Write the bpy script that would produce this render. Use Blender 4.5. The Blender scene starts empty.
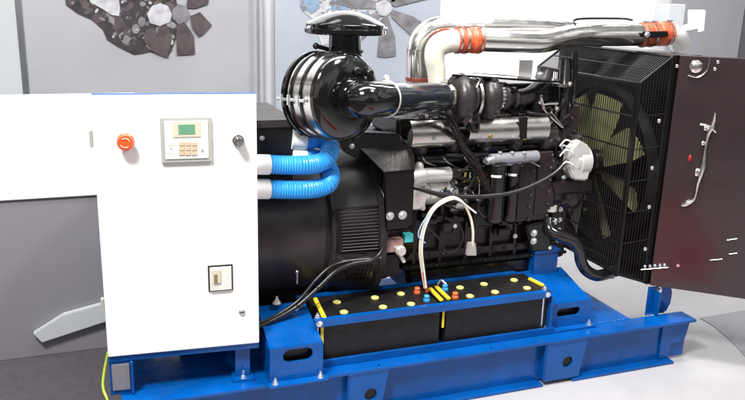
import bpy, bmesh, math, random
from mathutils import Vector, Matrix
random.seed(7)
PI = math.pi
S = bpy.context.scene
COL = S.collection
# ------------------------------------------------------------------ camera model
F = 755.0; YAW = math.radians(20.96); PIT = math.radians(15.06); ROLL = math.radians(1.664); H = 1.6
_f = Vector((math.sin(YAW)*math.cos(PIT), math.cos(YAW)*math.cos(PIT), -math.sin(PIT)))
_r0 = Vector((math.cos(YAW), -math.sin(YAW), 0)); _u0 = _r0.cross(_f)
_r = _r0*math.cos(ROLL)+_u0*math.sin(ROLL); _u = -_r0*math.sin(ROLL)+_u0*math.cos(ROLL)
EYE = Vector((0, 0, H))
def ray(x, y): return _f*F+_r*(x-372.5)-_u*(y-200)
def P(x, y, Y): d = ray(x, y); return EYE+d*(Y/d.y)
def PZ(x, y, Z): d = ray(x, y); return EYE+d*((Z-H)/d.z)
def PX(x, y, X): d = ray(x, y); return EYE+d*(X/d.x)
def px(n, Y, X=1.2): return n*Y*1.03/F      # metres per n pixels at depth Y
cam = bpy.data.cameras.new('camera'); co = bpy.data.objects.new('camera', cam); COL.objects.link(co)
co.matrix_world = Matrix.Translation(EYE) @ Matrix((( _r.x,_u.x,-_f.x),(_r.y,_u.y,-_f.y),(_r.z,_u.z,-_f.z))).to_4x4()
cam.sensor_width = 36; cam.lens = 36*F/745; cam.clip_end = 100; cam.clip_start = .05
S.camera = co
# ------------------------------------------------------------------ materials
MATS = {}
def mat(name, col, rough=.5, metal=0., coat=0., bump=0., bs=60., var=.12, vs=6., emit=None, spec=.5, alpha=None, rvar=.12):
    m = bpy.data.materials.new(name); m.use_nodes = True; nt = m.node_tree; N = nt.nodes; L = nt.links
    b = N['Principled BSDF']
    tc = N.new('ShaderNodeTexCoord')
    n1 = N.new('ShaderNodeTexNoise'); n1.inputs['Scale'].default_value = vs; n1.inputs['Detail'].default_value = 6
    L.new(tc.outputs['Object'], n1.inputs['Vector'])
    mr = N.new('ShaderNodeMapRange'); mr.inputs[1].default_value = .3; mr.inputs[2].default_value = .7
    mr.inputs[3].default_value = 1-var; mr.inputs[4].default_value = 1+var; L.new(n1.outputs[0], mr.inputs[0])
    mx = N.new('ShaderNodeVectorMath'); mx.operation = 'SCALE'; mx.inputs[0].default_value = col[:3]
    L.new(mr.outputs[0], mx.inputs['Scale']); L.new(mx.outputs[0], b.inputs['Base Color'])
    n2 = N.new('ShaderNodeTexNoise'); n2.inputs['Scale'].default_value = vs*3.1; n2.inputs['Detail'].default_value = 5
    L.new(tc.outputs['Object'], n2.inputs['Vector'])
    m2 = N.new('ShaderNodeMapRange'); m2.inputs[1].default_value = .3; m2.inputs[2].default_value = .7
    m2.inputs[3].default_value = max(.01, rough*(1-rvar*2)); m2.inputs[4].default_value = min(1, rough*(1+rvar*2))
    L.new(n2.outputs[0], m2.inputs[0]); L.new(m2.outputs[0], b.inputs['Roughness'])
    b.inputs['Metallic'].default_value = metal; b.inputs['Coat Weight'].default_value = coat; b.inputs['Coat Roughness'].default_value = .08
    b.inputs['Specular IOR Level'].default_value = spec
    if bump:
        n3 = N.new('ShaderNodeTexNoise'); n3.inputs['Scale'].default_value = bs; n3.inputs['Detail'].default_value = 3
        L.new(tc.outputs['Object'], n3.inputs['Vector'])
        bp = N.new('ShaderNodeBump'); bp.inputs['Strength'].default_value = bump; bp.inputs['Distance'].default_value = .002
        L.new(n3.outputs[0], bp.inputs['Height']); L.new(bp.outputs[0], b.inputs['Normal'])
    if emit:
        b.inputs['Emission Color'].default_value = (*emit[:3], 1); b.inputs['Emission Strength'].default_value = emit[3]
    MATS[name] = m; return m
blue = mat('blue_paint', (.0003, .070, .29), .26, coat=.10, spec=.32, bump=.2, bs=60, var=.18, rvar=.3)
white = mat('white_paint', (.86, .86, .85), .35, coat=.2, bump=.08, bs=150, var=.02)
black = mat('black_paint', (.006, .0052, .0055), .24, coat=.2, spec=.35, bump=.25, bs=70, var=.25)
blkgloss = mat('gloss_black_paint', (.0045, .004, .004), .10, coat=.45, bump=.04, bs=40, var=.2)
satin = mat('satin_black_paint', (.0075, .0065, .007), .34, spec=.3, bump=.3, bs=160, var=.2)
altpaint = mat('charcoal_paint', (.027, .0235, .0245), .40, coat=.08, spec=.4, bump=.25, bs=120, var=.15)
brown = mat('brown_black_casting', (.019, .0115, .0135), .34, coat=.12, spec=.4, bump=.5, bs=110, var=.25)
cast = mat('dark_iron_casting', (.050, .044, .045), .36, metal=.5, bump=.6, bs=130, var=.25)
alu = mat('cast_aluminium', (.62, .61, .58), .42, metal=.45, bump=.5, bs=120, var=.2)
alubright = mat('bright_aluminium', (.80, .79, .75), .30, metal=.5, bump=.3, bs=90, var=.12)
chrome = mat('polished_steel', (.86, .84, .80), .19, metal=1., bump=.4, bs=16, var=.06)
steel = mat('brushed_steel', (.55, .53, .50), .26, metal=1., bump=.15, bs=60, var=.1)
zinc = mat('zinc_bolt', (.72, .74, .76), .25, metal=.9, var=.1)
cream = mat('cream_coated_pipe', (.66, .64, .54), .30, coat=.4, bump=.3, bs=50, var=.08)
orange = mat('orange_silicone', (.52, .085, .03), .40, bump=.8, bs=60, var=.45, vs=26)
rubber = mat('black_rubber', (.008, .007, .008), .33, bump=.3, bs=80, var=.2)
cable = mat('black_cable', (.011, .010, .011), .33, var=.2)
bhose = mat('blue_corrugated_plastic', (.03, .34, .84), .40, coat=.15, var=.10, bump=.2)
wplastic = mat('white_plastic', (.82, .82, .80), .35, var=.03)
battery = mat('battery_plastic', (.010, .009, .0095), .45, spec=.35, bump=.5, bs=260, var=.2)
yellow = mat('yellow_plastic', (.80, .62, .04), .40, bump=.2, var=.12, vs=30)
paleyel = mat('pale_yellow_plastic', (.78, .68, .20), .42, var=.12, vs=30)
redp = mat('orange_terminal', (.75, .13, .04), .4, var=.1)
cyan = mat('blue_terminal', (.03, .30, .68), .4, var=.1)
estop = mat('orange_red_button', (.85, .09, .02), .3, coat=.4, var=.05)
lcd = mat('green_display', (.11, .27, .17), .25, var=.08, emit=(.10, .30, .16, .25))
beige = mat('beige_plastic', (.60, .54, .42), .45, var=.05)
facep = mat('controller_face', (.74, .74, .70), .4, var=.03)
greyp = mat('grey_plastic', (.38, .39, .36), .45, var=.05)
tan = mat('tan_keypad', (.62, .45, .30), .45, var=.1, vs=60)
panelgl = mat('brown_gloss_panel', (.022, .013, .0145), .27, coat=.35, bump=.02, bs=6, var=.08, vs=2)
fanp = mat('olive_fan_plastic', (.29, .30, .14), .45, var=.15)
wire_c = mat('cream_wire', (.78, .68, .52), .45, var=.1)
wire_w = mat('white_wire', (.8, .8, .78), .45, var=.05)
wire_r = mat('red_wire', (.55, .06, .03), .45, var=.05)
pink = mat('pinkish_casting', (.32, .19, .17), .5, bump=.5, var=.2)
teal = mat('teal_connector', (.05, .42, .46), .4)
brass = mat('brass', (.62, .46, .18), .3, metal=.9)
rust = mat('copper_brown', (.35, .13, .07), .4, metal=.3)
# setting materials
floorw = mat('pale_floor', (.37, .36, .37), .5, bump=.5, bs=240, var=.05, vs=3)
carpet = mat('dark_carpet', (.062, .054, .062), .85, bump=.5, bs=300, var=.12, vs=30)
carpetg = mat('grey_carpet', (.24, .235, .25), .85, bump=.8, bs=420, var=.1, vs=60)
wallw = mat('white_wall', (.85, .85, .86), .6, var=.02, vs=1)
bgrey = mat('banner_grey', (.27, .268, .285), .45, var=.10, vs=1.1)
bpale = mat('banner_pale', (.27, .29, .335), .45, var=.10, vs=1.1)
bwhite = mat('banner_white', (.36, .38, .39), .5, var=.05, vs=1)
dgrey = mat('dark_grey_panel', (.10, .10, .11), .5, var=.05)
pr_d = mat('print_dark', (.020, .015, .016), .5, var=.6, vs=14)
pr_b = mat('print_brown', (.052, .038, .040), .5, var=.5, vs=10)
pr_l = mat('print_light', (.32, .32, .34), .5, var=.3, vs=18)
pr_m = mat('print_mid', (.13, .125, .135), .5, var=.45, vs=12)
pr_bl = mat('print_blue', (.15, .21, .29), .5, var=.35, vs=12)
alp = mat('silver_partition', (.45, .47, .49), .42, var=.04)
cgrey = mat('grey_counter', (.20, .19, .215), .32, var=.06, vs=1.)
# ------------------------------------------------------------------ mesh helpers
def frame(axis):
    a = axis.normalized(); t = Vector((0, 0, 1)) if abs(a.z) < .9 else Vector((1, 0, 0))
    x = t.cross(a).normalized(); y = a.cross(x); return x, y, a
class B:
    def __init__(s): s.bm = bmesh.new()
    def box(s, x0, x1, y0, y1, z0, z1, bev=.002, seg=2, M=None):
        t = bmesh.new(); bmesh.ops.create_cube(t, size=1)
        bmesh.ops.scale(t, vec=(abs(x1-x0), abs(y1-y0), abs(z1-z0)), verts=t.verts)
        if bev: bmesh.ops.bevel(t, geom=t.edges[:], offset=bev, segments=seg, affect='EDGES', profile=.5)
        bmesh.ops.translate(t, vec=((x0+x1)/2, (y0+y1)/2, (z0+z1)/2), verts=t.verts)
        if M: bmesh.ops.transform(t, matrix=M, verts=t.verts)
        s.add(t); return s
    def add(s, t):
        me = bpy.data.meshes.new('t'); t.to_mesh(me); t.free(); s.bm.from_mesh(me); bpy.data.meshes.remove(me)
    def rings(s, rs, cap=True, close=False):
        vs = [[s.bm.verts.new(p) for p in r] for r in rs]; n = len(rs[0])
        for a, b in zip(vs, vs[1:]+([vs[0]] if close else [])):
            for i in range(n): s.bm.faces.new((a[i], a[(i+1) % n], b[(i+1) % n], b[i]))
        if cap and not close:
            s.bm.faces.new(vs[0][::-1]); s.bm.faces.new(vs[-1])
        return s
    def lathe(s, c, axis, prof, n=40, cap=True, a0=0):
        x, y, a = frame(Vector(axis)); c = Vector(c)
        rs = [[c+a*t+(x*math.cos(a0+2*PI*i/n)+y*math.sin(a0+2*PI*i/n))*max(r, .0004) for i in range(n)] for t, r in prof]
        return s.rings(rs, cap)
    def cyl(s, a, b, r, r2=None, n=24, bev=.0):
        a = Vector(a); b = Vector(b); l = (b-a).length; r2 = r if r2 is None else r2
        e = min(bev, l/3) if bev else 0
        pr = [(0, r-e), (e, r), (l-e, r2), (l, r2-e)] if e else [(0, r), (l, r2)]
        return s.lathe(a, b-a, pr, n)
    def bolt(s, p, axis, r=.009, h=.007, washer=True):
        a = Vector(axis).normalized(); p = Vector(p)
        if washer: s.lathe(p, a, [(0, r*1.35), (.002, r*1.35)], 18)
        s.lathe(p+a*.0015, a, [(0, r), (h*.8, r), (h, r*.8)], 6, a0=random.random())
        return s
    def tube(s, pts, r, n=14, sub=8, closed=False, cap=True, rf=None, smooth=True):
        pts = [Vector(p) for p in pts]
        if smooth and len(pts) > 2:
            q = []; m = len(pts)
            for i in range(m-1):
                p0 = pts[max(i-1, 0)]; p1 = pts[i]; p2 = pts[i+1]; p3 = pts[min(i+2, m-1)]
                for k in range(sub):
                    t = k/sub
                    q.append(.5*((2*p1)+(p2-p0)*t+(2*p0-5*p1+4*p2-p3)*t*t+(3*p1-p0-3*p2+p3)*t**3))
            q.append(pts[-1]); pts = q
        if rf: # resample evenly for corrugation
            L = [0]
            for a, b in zip(pts, pts[1:]): L.append(L[-1]+(b-a).length)
            step = .0022; out = []; k = 0; d = 0
            while d < L[-1]:
                while L[k+1] < d: k += 1
                t = (d-L[k])/(L[k+1]-L[k]); out.append(pts[k].lerp(pts[k+1], t)); d += step
            pts = out
        rs = []; prev = None
        for i, p in enumerate(pts):
            d = (pts[min(i+1, len(pts)-1)]-pts[max(i-1, 0)]).normalized()
            if prev is None: x, y, _ = frame(d)
            else:
                x = (prev-d*prev.dot(d)).normalized(); y = d.cross(x)
            prev = x
            rr = r(i/(len(pts)-1)) if callable(r) else r
            if rf: rr *= rf(i)
            rs.append([p+(x*math.cos(2*PI*j/n)+y*math.sin(2*PI*j/n))*rr for j in range(n)])
        return s.rings(rs, cap)
    def prism(s, poly, off, bev=0):
        off = Vector(off); poly = [Vector(p) for p in poly]
        t = bmesh.new()
        a = [t.verts.new(p) for p in poly]; b = [t.verts.new(p+off) for p in poly]; n = len(a)
        t.faces.new(a); t.faces.new(b[::-1])
        for i in range(n): t.faces.new((a[i], b[i], b[(i+1) % n], a[(i+1) % n]))
        bmesh.ops.recalc_face_normals(t, faces=t.faces)
        if bev: bmesh.ops.bevel(t, geom=t.edges[:], offset=bev, segments=2, affect='EDGES')
        s.add(t); return s
    def ball(s, c, r, sc=(1, 1, 1), M=None, n=20):
        t = bmesh.new(); bmesh.ops.create_uvsphere(t, u_segments=n, v_segments=n//2, radius=r)
        bmesh.ops.scale(t, vec=sc, verts=t.verts)
        if M: bmesh.ops.transform(t, matrix=M, verts=t.verts)
        bmesh.ops.translate(t, vec=c, verts=t.verts); s.add(t); return s
W = {}
def slot(cx, cz, hw, hh, n=10):   # stadium outline in local 2d
    return [(cx+hw-hh+hh*math.cos(a), cz+hh*math.sin(a)) for a in [(-PI/2+PI*i/n) for i in range(n+1)]] + \
           [(cx-hw+hh+hh*math.cos(a), cz+hh*math.sin(a)) for a in [(PI/2+PI*i/n) for i in range(n+1)]]
def holed(b, outer, holes, M3, th):
    """plate: outer & holes are lists of (u,v); M3(u,v,d)->world ; th thickness"""
    t = bmesh.new(); es = []
    for lp in [outer]+holes:
        vs = [t.verts.new((u, v, 0)) for u, v in lp]
        es += [t.edges.new((vs[i], vs[(i+1) % len(vs)])) for i in range(len(vs))]
    bmesh.ops.triangle_fill(t, use_beauty=True, edges=es)
    r = bmesh.ops.extrude_face_region(t, geom=t.faces[:])
    for v in r['geom']:
        if isinstance(v, bmesh.types.BMVert): v.co.z = th
    for v in t.verts: v.co = M3(v.co.x, v.co.y, v.co.z)
    bmesh.ops.recalc_face_normals(t, faces=t.faces); b.add(t); return b
KEEP = {'engine_print','guard_mesh','core_fins','keypad','lower_vent','louvre_grille','guard_frame','wiring_loom','side_frame','casting_ribs','side_rail','grille_frame','vent_fin','filter_head'}
def islands(bm):
    seen = set(); comps = []
    for v in bm.verts:
        if v in seen: continue
        st = [v]; seen.add(v); c = []
        while st:
            q = st.pop(); c.append(q)
            for e in q.link_edges:
                o = e.other_vert(q)
                if o not in seen: seen.add(o); st.append(o)
        lo = [min(p.co[i] for p in c)-.0015 for i in range(3)]; hi = [max(p.co[i] for p in c)+.0015 for i in range(3)]
        comps.append([c, lo, hi])
    ch = True
    while ch:
        ch = False; out = []
        for c in comps:
            for o in out:
                if all(c[1][i] <= o[2][i] and o[1][i] <= c[2][i] for i in range(3)):
                    o[0] += c[0]; o[1] = [min(a, b) for a, b in zip(o[1], c[1])]; o[2] = [max(a, b) for a, b in zip(o[2], c[2])]; ch = True; break
            else: out.append(c)
        comps = out
    return comps
def part(name, b, m, parent=None, label=None, fix=True, ang=35):
    if name not in KEEP and parent:
        cs = islands(b.bm)
        if 1 < len(cs) <= 100:
            cs.sort(key=lambda c: -len(c[0])); first = None
            for c in cs:
                vs = set(c[0]); mp = {}; nb = B()
                for v in c[0]: mp[v] = nb.bm.verts.new(v.co)
                for f in b.bm.faces:
                    if f.verts[0] in vs: nb.bm.faces.new([mp[v] for v in f.verts])
                o = part1(name, nb, m, parent, label, fix, ang); first = first or o
            b.bm.free(); return first
    return part1(name, b, m, parent, label, fix, ang)
def part1(name, b, m, parent=None, label=None, fix=True, ang=35):
    me = bpy.data.meshes.new(name)
    if fix: bmesh.ops.recalc_face_normals(b.bm, faces=b.bm.faces)
    vs = b.bm.verts
    lo = Vector([min(v.co[i] for v in vs) for i in range(3)]); hi = Vector([max(v.co[i] for v in vs) for i in range(3)])
    c = (lo+hi)/2; c.z = lo.z
    bmesh.ops.translate(b.bm, vec=-c, verts=vs); b.bm.to_mesh(me); b.bm.free()
    for p in me.polygons: p.use_smooth = True
    me.set_sharp_from_angle(angle=math.radians(ang))
    me.materials.append(m)
    o = bpy.data.objects.new(name, me); COL.objects.link(o)
    wn = o.modifiers.new('weighted_normal', 'WEIGHTED_NORMAL'); wn.keep_sharp = True; wn.mode = 'FACE_AREA'; wn.weight = 80
    W[o.name] = c
    if parent: o.parent = parent; o.location = c-W[parent.name]
    else: o.location = c
    if label: o['label'] = label
    return o
def tag(o, label, cat, group=None):
    o['label'] = label; o['category'] = cat
    if group: o['group'] = group
    return o
def thing(name, label, cat, loc, group=None):
    o = bpy.data.objects.new(name, None); COL.objects.link(o); o.empty_display_size = .05
    o.location = loc; W[o.name] = Vector(loc); return tag(o, label, cat, group)
def struct(name, b, m): o = part(name, b, m); o['kind'] = 'structure'; return o
V = Vector
# ================================================================== SETTING
struct('floor', B().box(-6, 9, -3, 8, -.1, 0, 0), floorw)
struct('carpet', B().box(-5, .30, -1, 3.6, .001, .006, 0), carpet)
# grey carpet field right of the frame, curved edge
pts = [PZ(x, y, .004) for x, y in [(700, 318), (712, 325), (722, 333), (733, 343), (745, 356), (765, 378)]]+[V((4.6, 1.2, 0)), V((6, 1.4, 0)), V((6, 3.1, 0)), V((3.6, 2.86, 0))]
struct('carpet', B().prism([V((p.x, p.y, .001)) for p in pts], (0, 0, .004)), carpetg)
WY = 4.9
w = P(-120, 0, WY).x; w2 = P(900, 0, WY).x
struct('wall', B().box(w-1, w2+1, WY, WY+.1, 0, 3.6, 0), wallw)
# ---- banners (flat prints on boards)
def board(name, x0, x1, ytop, z0, m, label, cat, Y, th=.02, group=None):
    a = P(x0, 60, Y).x; c = P(x1, 60, Y).x; zt = P((x0+x1)/2, ytop, Y).z
    t = thing(name, label, cat, ((a+c)/2, Y, z0), group)
    part('panel', B().box(a, c, Y, Y+th, z0, zt, .003), m, t)
    return t, Y-.002
def printpoly(name, pl, Y, m, parent, k=1, yo=0):
    return part(name, B().prism([P(x, y, Y-.0015*k) for x, y in pl], (0, .001, 0)), m, parent)
bn, bY = board('exhibition_banner', 27, 257, -60, .02, bgrey, 'grey banner with printed dark engine and fan, left behind white cabinet', 'banner', 4.7, group='banners on the back wall')
printpoly('engine_print', [(63,-20),(66,5),(78,14),(92,20),(103,30),(107,40),(118,47),(134,55),(142,54),(150,52),(160,55),(168,57),(172,50),(176,38),(181,25),(178,8),(172,-20)], bY, pr_d, bn, 1)
rnd = random.Random(11)
def inside(x_, y_, pl):
    r_ = False
    for (x1, y1), (x2, y2) in zip(pl, pl[1:]+pl[:1]):
        if (y1 > y_) != (y2 > y_) and x_ < (x2-x1)*(y_-y1)/(y2-y1)+x1: r_ = not r_
    return r_
SIL = [(66,-18),(70,2),(80,10),(94,16),(106,26),(112,36),(122,44),(138,50),(150,48),(160,50),(168,50),(174,38),(178,20),(172,-16)]
for ki, (mm, cnt) in enumerate(((pr_b, 90), (pr_m, 60), (pr_l, 14))):
    bb = B(); c_ = 0
    while c_ < cnt:
        x_ = rnd.uniform(66, 178); y_ = rnd.uniform(-18, 50)
        if not inside(x_, y_, SIL): continue
        r_ = rnd.uniform(1.0, 6.5 if ki < 2 else 3.0); a_ = rnd.uniform(0, 6.3); n_ = rnd.randint(4, 7); el = rnd.uniform(.25, .9)
        pl_ = []
        for j in range(n_):
            t = 2*PI*j/n_; u_, v_ = math.cos(t)*r_, math.sin(t)*r_*el
            pl_.append(P(x_+u_*math.cos(a_)-v_*math.sin(a_), y_+u_*math.sin(a_)+v_*math.cos(a_), bY-.0026-.0011*ki-.00001*c_))
        bb.prism(pl_, (0, .0003, 0)); c_ += 1
    part('engine_print', bb, mm, bn)
bY -= .005
printpoly('cover_print', [(86,-20),(90,2),(101,8),(112,15),(119,16),(120,8),(117,-20)], bY, pr_l, bn, 2)
for q in [[(146,30),(154,28),(158,38),(150,48),(144,42)]]:
    printpoly('casting_print', q, bY, pr_b, bn, 2)
printpoly('pulley_print', [(152,6),(160,3),(168,6),(172,14),(170,22),(160,26),(150,23),(147,14)], bY, pr_l, bn, 3)
for q in [[(178,22),(186,24),(194,36),(195,54),(177,55),(176,36)], [(190,16),(200,12),(212,25),(204,34),(199,37),(192,28)], [(186,8),(196,8),(208,4),(210,-8),(190,-12)], [(160,26),(168,26),(172,38),(168,58),(157,54),(150,50)]]:
    printpoly('fan_blade_print', q, bY, pr_b, bn, 3)
printpoly('fan_hub_print', [(172,10),(178,4),(186,6),(190,14),(186,22),(178,24),(172,18)], bY, pr_m, bn, 4)
bn2, bY = board('exhibition_banner', 275, 438, -60, .02, bpale, 'pale grey banner with large printed grey fan behind the air filter', 'banner', 4.7, group='banners on the back wall')
printpoly('engine_print', [(300,-15),(300,5),(306,14),(312,18),(318,34),(322,45),(340,44),(366,20),(380,8),(384,-15)], bY, pr_l, bn2, 1)
for q in [[(300,-12),(318,-12),(320,8),(312,14),(301,8)], [(330,2),(345,-8),(352,6),(340,16),(332,12)]]:
    printpoly('casting_print', q, bY, pr_bl, bn2, 2)
def bl(cx, cy, a, r0, r1, w0, w1):
    c, s_ = math.cos(math.radians(a)), math.sin(math.radians(a))
    return [(cx+c*r+s_*h, cy+s_*r-c*h) for r, h in [(r0, w0), (r0+4, w0*1.4), (r1*.6, w1*.95), (r1, w1), (r1*1.03, 0), (r1, -w1*.8), (r0+5, -w0)]]
for a in (-22, 35, 88, 140, 198, 260, 312):
    printpoly('fan_blade_print', bl(384, 8, a, 6, 48, 3, 10.5), bY, pr_m, bn2, 4)
printpoly('fan_hub_print', [(384+8*math.cos(i*PI/8), 8+8*math.sin(i*PI/8)) for i in range(16)], bY, pr_l, bn2, 5)
bn3, _ = board('banner_strip', -60, 20, -60, .02, bwhite, 'white banner edge at the far left of the back wall', 'banner', 4.72)
bn4, _ = board('banner_post', 259.5, 263.5, -60, .02, bgrey, 'narrow grey upright post between the two printed banners', 'post', 4.6)
bn5, _ = board('partition_wall', 664, 737, -60, .02, mat('grey_board', (.27, .27, .295), .5, var=.03), 'plain mid grey partition wall behind the dark radiator door', 'partition', 4.5)
bn6, _ = board('partition_wall', 737.6, 860, -60, .02, dgrey, 'dark grey partition wall at the right edge of the photo', 'partition', 4.52)
SIL2 = [(300,-18),(301,6),(312,14),(320,36),(338,42),(364,18),(380,4),(382,-18)]
for ki, (mm, cnt) in enumerate(((pr_m, 60), (pr_bl, 22))):
    bb = B(); c_ = 0
    while c_ < cnt:
        x_ = rnd.uniform(300, 384); y_ = rnd.uniform(-18, 44)
        if not inside(x_, y_, SIL2): continue
        r_ = rnd.uniform(1.0, 3.8); a_ = rnd.uniform(0, 6.3); n_ = rnd.randint(4, 7); el = rnd.uniform(.2, .9); pl_ = []
        for j in range(n_):
            t = 2*PI*j/n_; u_, v_ = math.cos(t)*r_, math.sin(t)*r_*el
            pl_.append(P(x_+u_*math.cos(a_)-v_*math.sin(a_), y_+u_*math.sin(a_)+v_*math.cos(a_), bY-.0036-.0010*ki-.00001*c_))
        bb.prism(pl_, (0, .0003, 0)); c_ += 1
    part('engine_print', bb, mm, bn2)
# ---- white/grey counter behind cabinet at left
cy = 3.38; zt = P(45, 96, cy).z; zm = P(45, 199, cy).z; xr = P(140, 150, cy).x
ct = thing('display_counter', 'white topped grey counter standing behind the left of the white cabinet', 'counter', (-.8, cy, 0))
part('upper_panel', B().box(-2.2, xr, cy, cy+.07, zm, zt, .008, 3), white, ct)
part('lower_panel', B().box(-2.2, xr+.01, cy+.012, cy+.065, .006, zm-.001, .004), cgrey, ct)
fp = [P(x, y, cy-.02) for x, y in [(63,315),(106,303),(125,300),(125,316),(106,322),(42,343),(33,334)]]
tag(part('deflector_plate', B().prism(fp, (0, .03, 0), .003), alp), 'pointed pale grey plate jutting from the counter beside the cabinet', 'plate')
# ================================================================== BASE FRAME
Y0 = 2.469; ZT = .21
bf = thing('base_frame', 'glossy blue welded steel skid frame lying on the pale floor', 'frame', (1.2, 2.9, 0))
XL, XR = .045, 2.56
def rail(ya, yb, sgn, XR=XR):
    b = B()
    b.box(XL, XR, min(ya, ya+sgn*.10), max(ya, ya+sgn*.10), ZT-.014, ZT, .003)             # top flange
    b.box(XL+.01, XR-.012, ya+sgn*.045 if sgn > 0 else ya-.057, ya+sgn*.057 if sgn > 0 else ya-.045, .014, ZT-.0145, .001)  # web
    if sgn < 0: b.box(XL+.01, XR-.10, min(ya, ya+sgn*.10), max(ya, ya+sgn*.10), .0, .0135, .003)
    else:
        g = [XL+.01, .77, .93, 1.755, 1.905, XR-.10]
        for i in (0, 2, 4): b.box(g[i], g[i+1], ya-.001, ya+.10, .0, .0135, .003)
    return b
part('side_rail', rail(Y0, 0, 1), blue, bf)
part('side_rail', rail(3.36, 0, -1, 2.12), blue, bf)
e = B(); e.prism([V((XR-.012, Y0+.012, z)) if False else V((x, Y0+.0435, z)) for x, z in [(XR-.002, ZT-.016), (XR-.02, .10), (XR-.05, .085), (XR-.1, .085), (XR-.1, .016), (XR-.16, .016), (XR-.16, ZT-.016)]], (0, -.010, 0), .001)
part('end_gusset', e, blue, bf)
part('deck_plate', B().box(XL+.01, 2.27, Y0+.101, 3.259, ZT-.016, ZT-.004, .001), blue, bf)
for x in (.05, .62, 1.9, 2.235): part('cross_member', B().box(x, x+.05, Y0+.058, 3.30, .03, ZT-.0165, .003), blue, bf)
b = B(); b.box(XL+.01, XR-.1, Y0-.012, Y0+.0435, .0, .012, .002)
# forklift pocket plates with round hole
for xa, xb in ((P(350, 380, Y0).x, P(389, 380, Y0).x), (P(548, 350, Y0).x, P(588, 345, Y0).x)):
    q = B(); hc = ((xa+xb)/2+.008, .098)
    circ = [(hc[0]+.026*math.cos(2*PI*i/24), hc[1]+.026*math.sin(2*PI*i/24)) for i in range(24)]
    holed(q, [(xa, .020), (xb-.03, .020), (xb, ZT-.016), (xa+.0, ZT-.016)], [circ], lambda u, v, d: V((u, Y0+.004+d, v)), .009)
    q.box(xa, xa+.008, Y0+.0135, Y0+.044, .016, ZT-.016, .001); q.box(xb-.038, xb-.03, Y0+.0135, Y0+.044, .016, ZT-.10, .001)
    part('pocket_plate', q, blue, bf)
    part('pocket_shadow_box', B().box(xa+.01, xb-.04, Y0+.0135, Y0+.040, .06, .14, .001), satin, bf).name = 'pocket_shade'  # dark box standing in for the shade inside the pocket
# engine mounts with slots
def mount(pl, pr, py0, py1, pt, sl, name='mounting_foot'):
    yf = PZ((pl+pr)/2, py1, ZT).y
    xa = P(pl, (py0+py1)/2, yf).x; xb = P(pr, (py0+py1)/2, yf).x; zt = P((pl+pr)/2, py0, yf).z
    q = B()
    sx0, sx1 = P(sl[0], sl[2], yf).x, P(sl[1], sl[2], yf).x; sz = P((sl[0]+sl[1])/2, sl[2], yf).z; hh = px(sl[3], yf)
    holed(q, [(xa, ZT+.001), (xb, ZT+.001), (xb, zt), (xa, zt)], [slot((sx0+sx1)/2, sz, (sx1-sx0)/2, hh)], lambda u, v, d: V((u, yf+d, v)), .009)
    q.box(xa, xa+.009, yf+.0095, yf+.20, ZT+.001, zt-.009, .001); q.box(xb-.009, xb, yf+.0095, yf+.20, ZT+.001, zt-.009, .001)
    q.prism([V((xa, yf+.0095, zt)), V((xb, yf+.0095, zt)), V((xb-.005, yf+.24, zt+.07)), V((xa+.005, yf+.24, zt+.07))], (0, 0, -.009), .001)
    q.box(xa-.012, xb+.012, yf-.035, yf-.0005, ZT, ZT+.010, .002)
    o = part(name, q, blue, bf)
    part('slot_backing', B().box(xa+.012, xb-.012, yf+.03, yf+.035, ZT+.01, zt-.012, .0), satin, o)  # black sheet closing the slot from behind
    k = B()
    for x in (xa+.015, xb-.015): k.bolt((x, yf-.017, ZT+.010), (0, 0, 1), .010, .012)
    for x in (xa+.015, xb-.015): k.cyl((x, yf-.017, ZT+.022), (x, yf-.017, ZT+.034), .005, n=10)
    part('bolt', k, zinc, o); return o
mount(270, 323, 346, 381, 320, (283, 313, 355, 7.5))
mount(541, 590, 303, 328, 290, (557, 580, 312, 5.5))
def weld(a, b_):
    a = V(a); b_ = V(b_); n_ = int((b_-a).length/.005); rw = random.Random(n_)
    part('weld_bead', B().tube([a+(b_-a)*i/n_+V((0, 0, rw.uniform(-.0008, .0008))) for i in range(n_+1)], lambda t: .0034+.0012*abs(math.sin(t*n_*1.9)), n=7, sub=2), blue, bf)
for xa, xb in ((P(350, 380, Y0).x, P(389, 380, Y0).x), (P(548, 350, Y0).x, P(588, 345, Y0).x)):
    weld((xa, Y0+.005, ZT-.017), (xb, Y0+.005, ZT-.017)); weld((xa-.001, Y0+.012, .022), (xa-.001, Y0+.012, ZT-.018))
weld((1.84, Y0+.101, ZT-.001), (2.26, Y0+.101, ZT-.001)); weld((2.36, 2.583, ZT+.001), (2.47, 2.583, ZT+.001))
# tall blue post carrying engine front
q = B(); a = PZ(536, 285, ZT); 
xa, xb = P(534, 260, 2.78).x, P(557, 260, 2.78).x; zt = P(545, 252, 2.78).z
q.box(xa, xb, 2.775, 2.785, ZT+.001, zt, .001); q.box(xa, xa+.01, 2.7855, 2.93, ZT, zt, .001); q.box(xb-.01, xb, 2.7855, 2.93, ZT, zt, .001)
q.box(xa-.008, xb+.008, 2.765, 2.94, zt+.0005, zt+.012, .002)
part('engine_post', q, blue, bf)
# blue arched saddle behind batteries
q = B(); cx = P(508, 290, 2.95).x
q.prism([V((cx+.17*math.cos(t), 2.9, ZT+.12*math.sin(t))) for t in [PI*i/20 for i in range(21)]], (0, .06, 0), .003)
part('saddle_plate', q, blue, bf)
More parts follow.
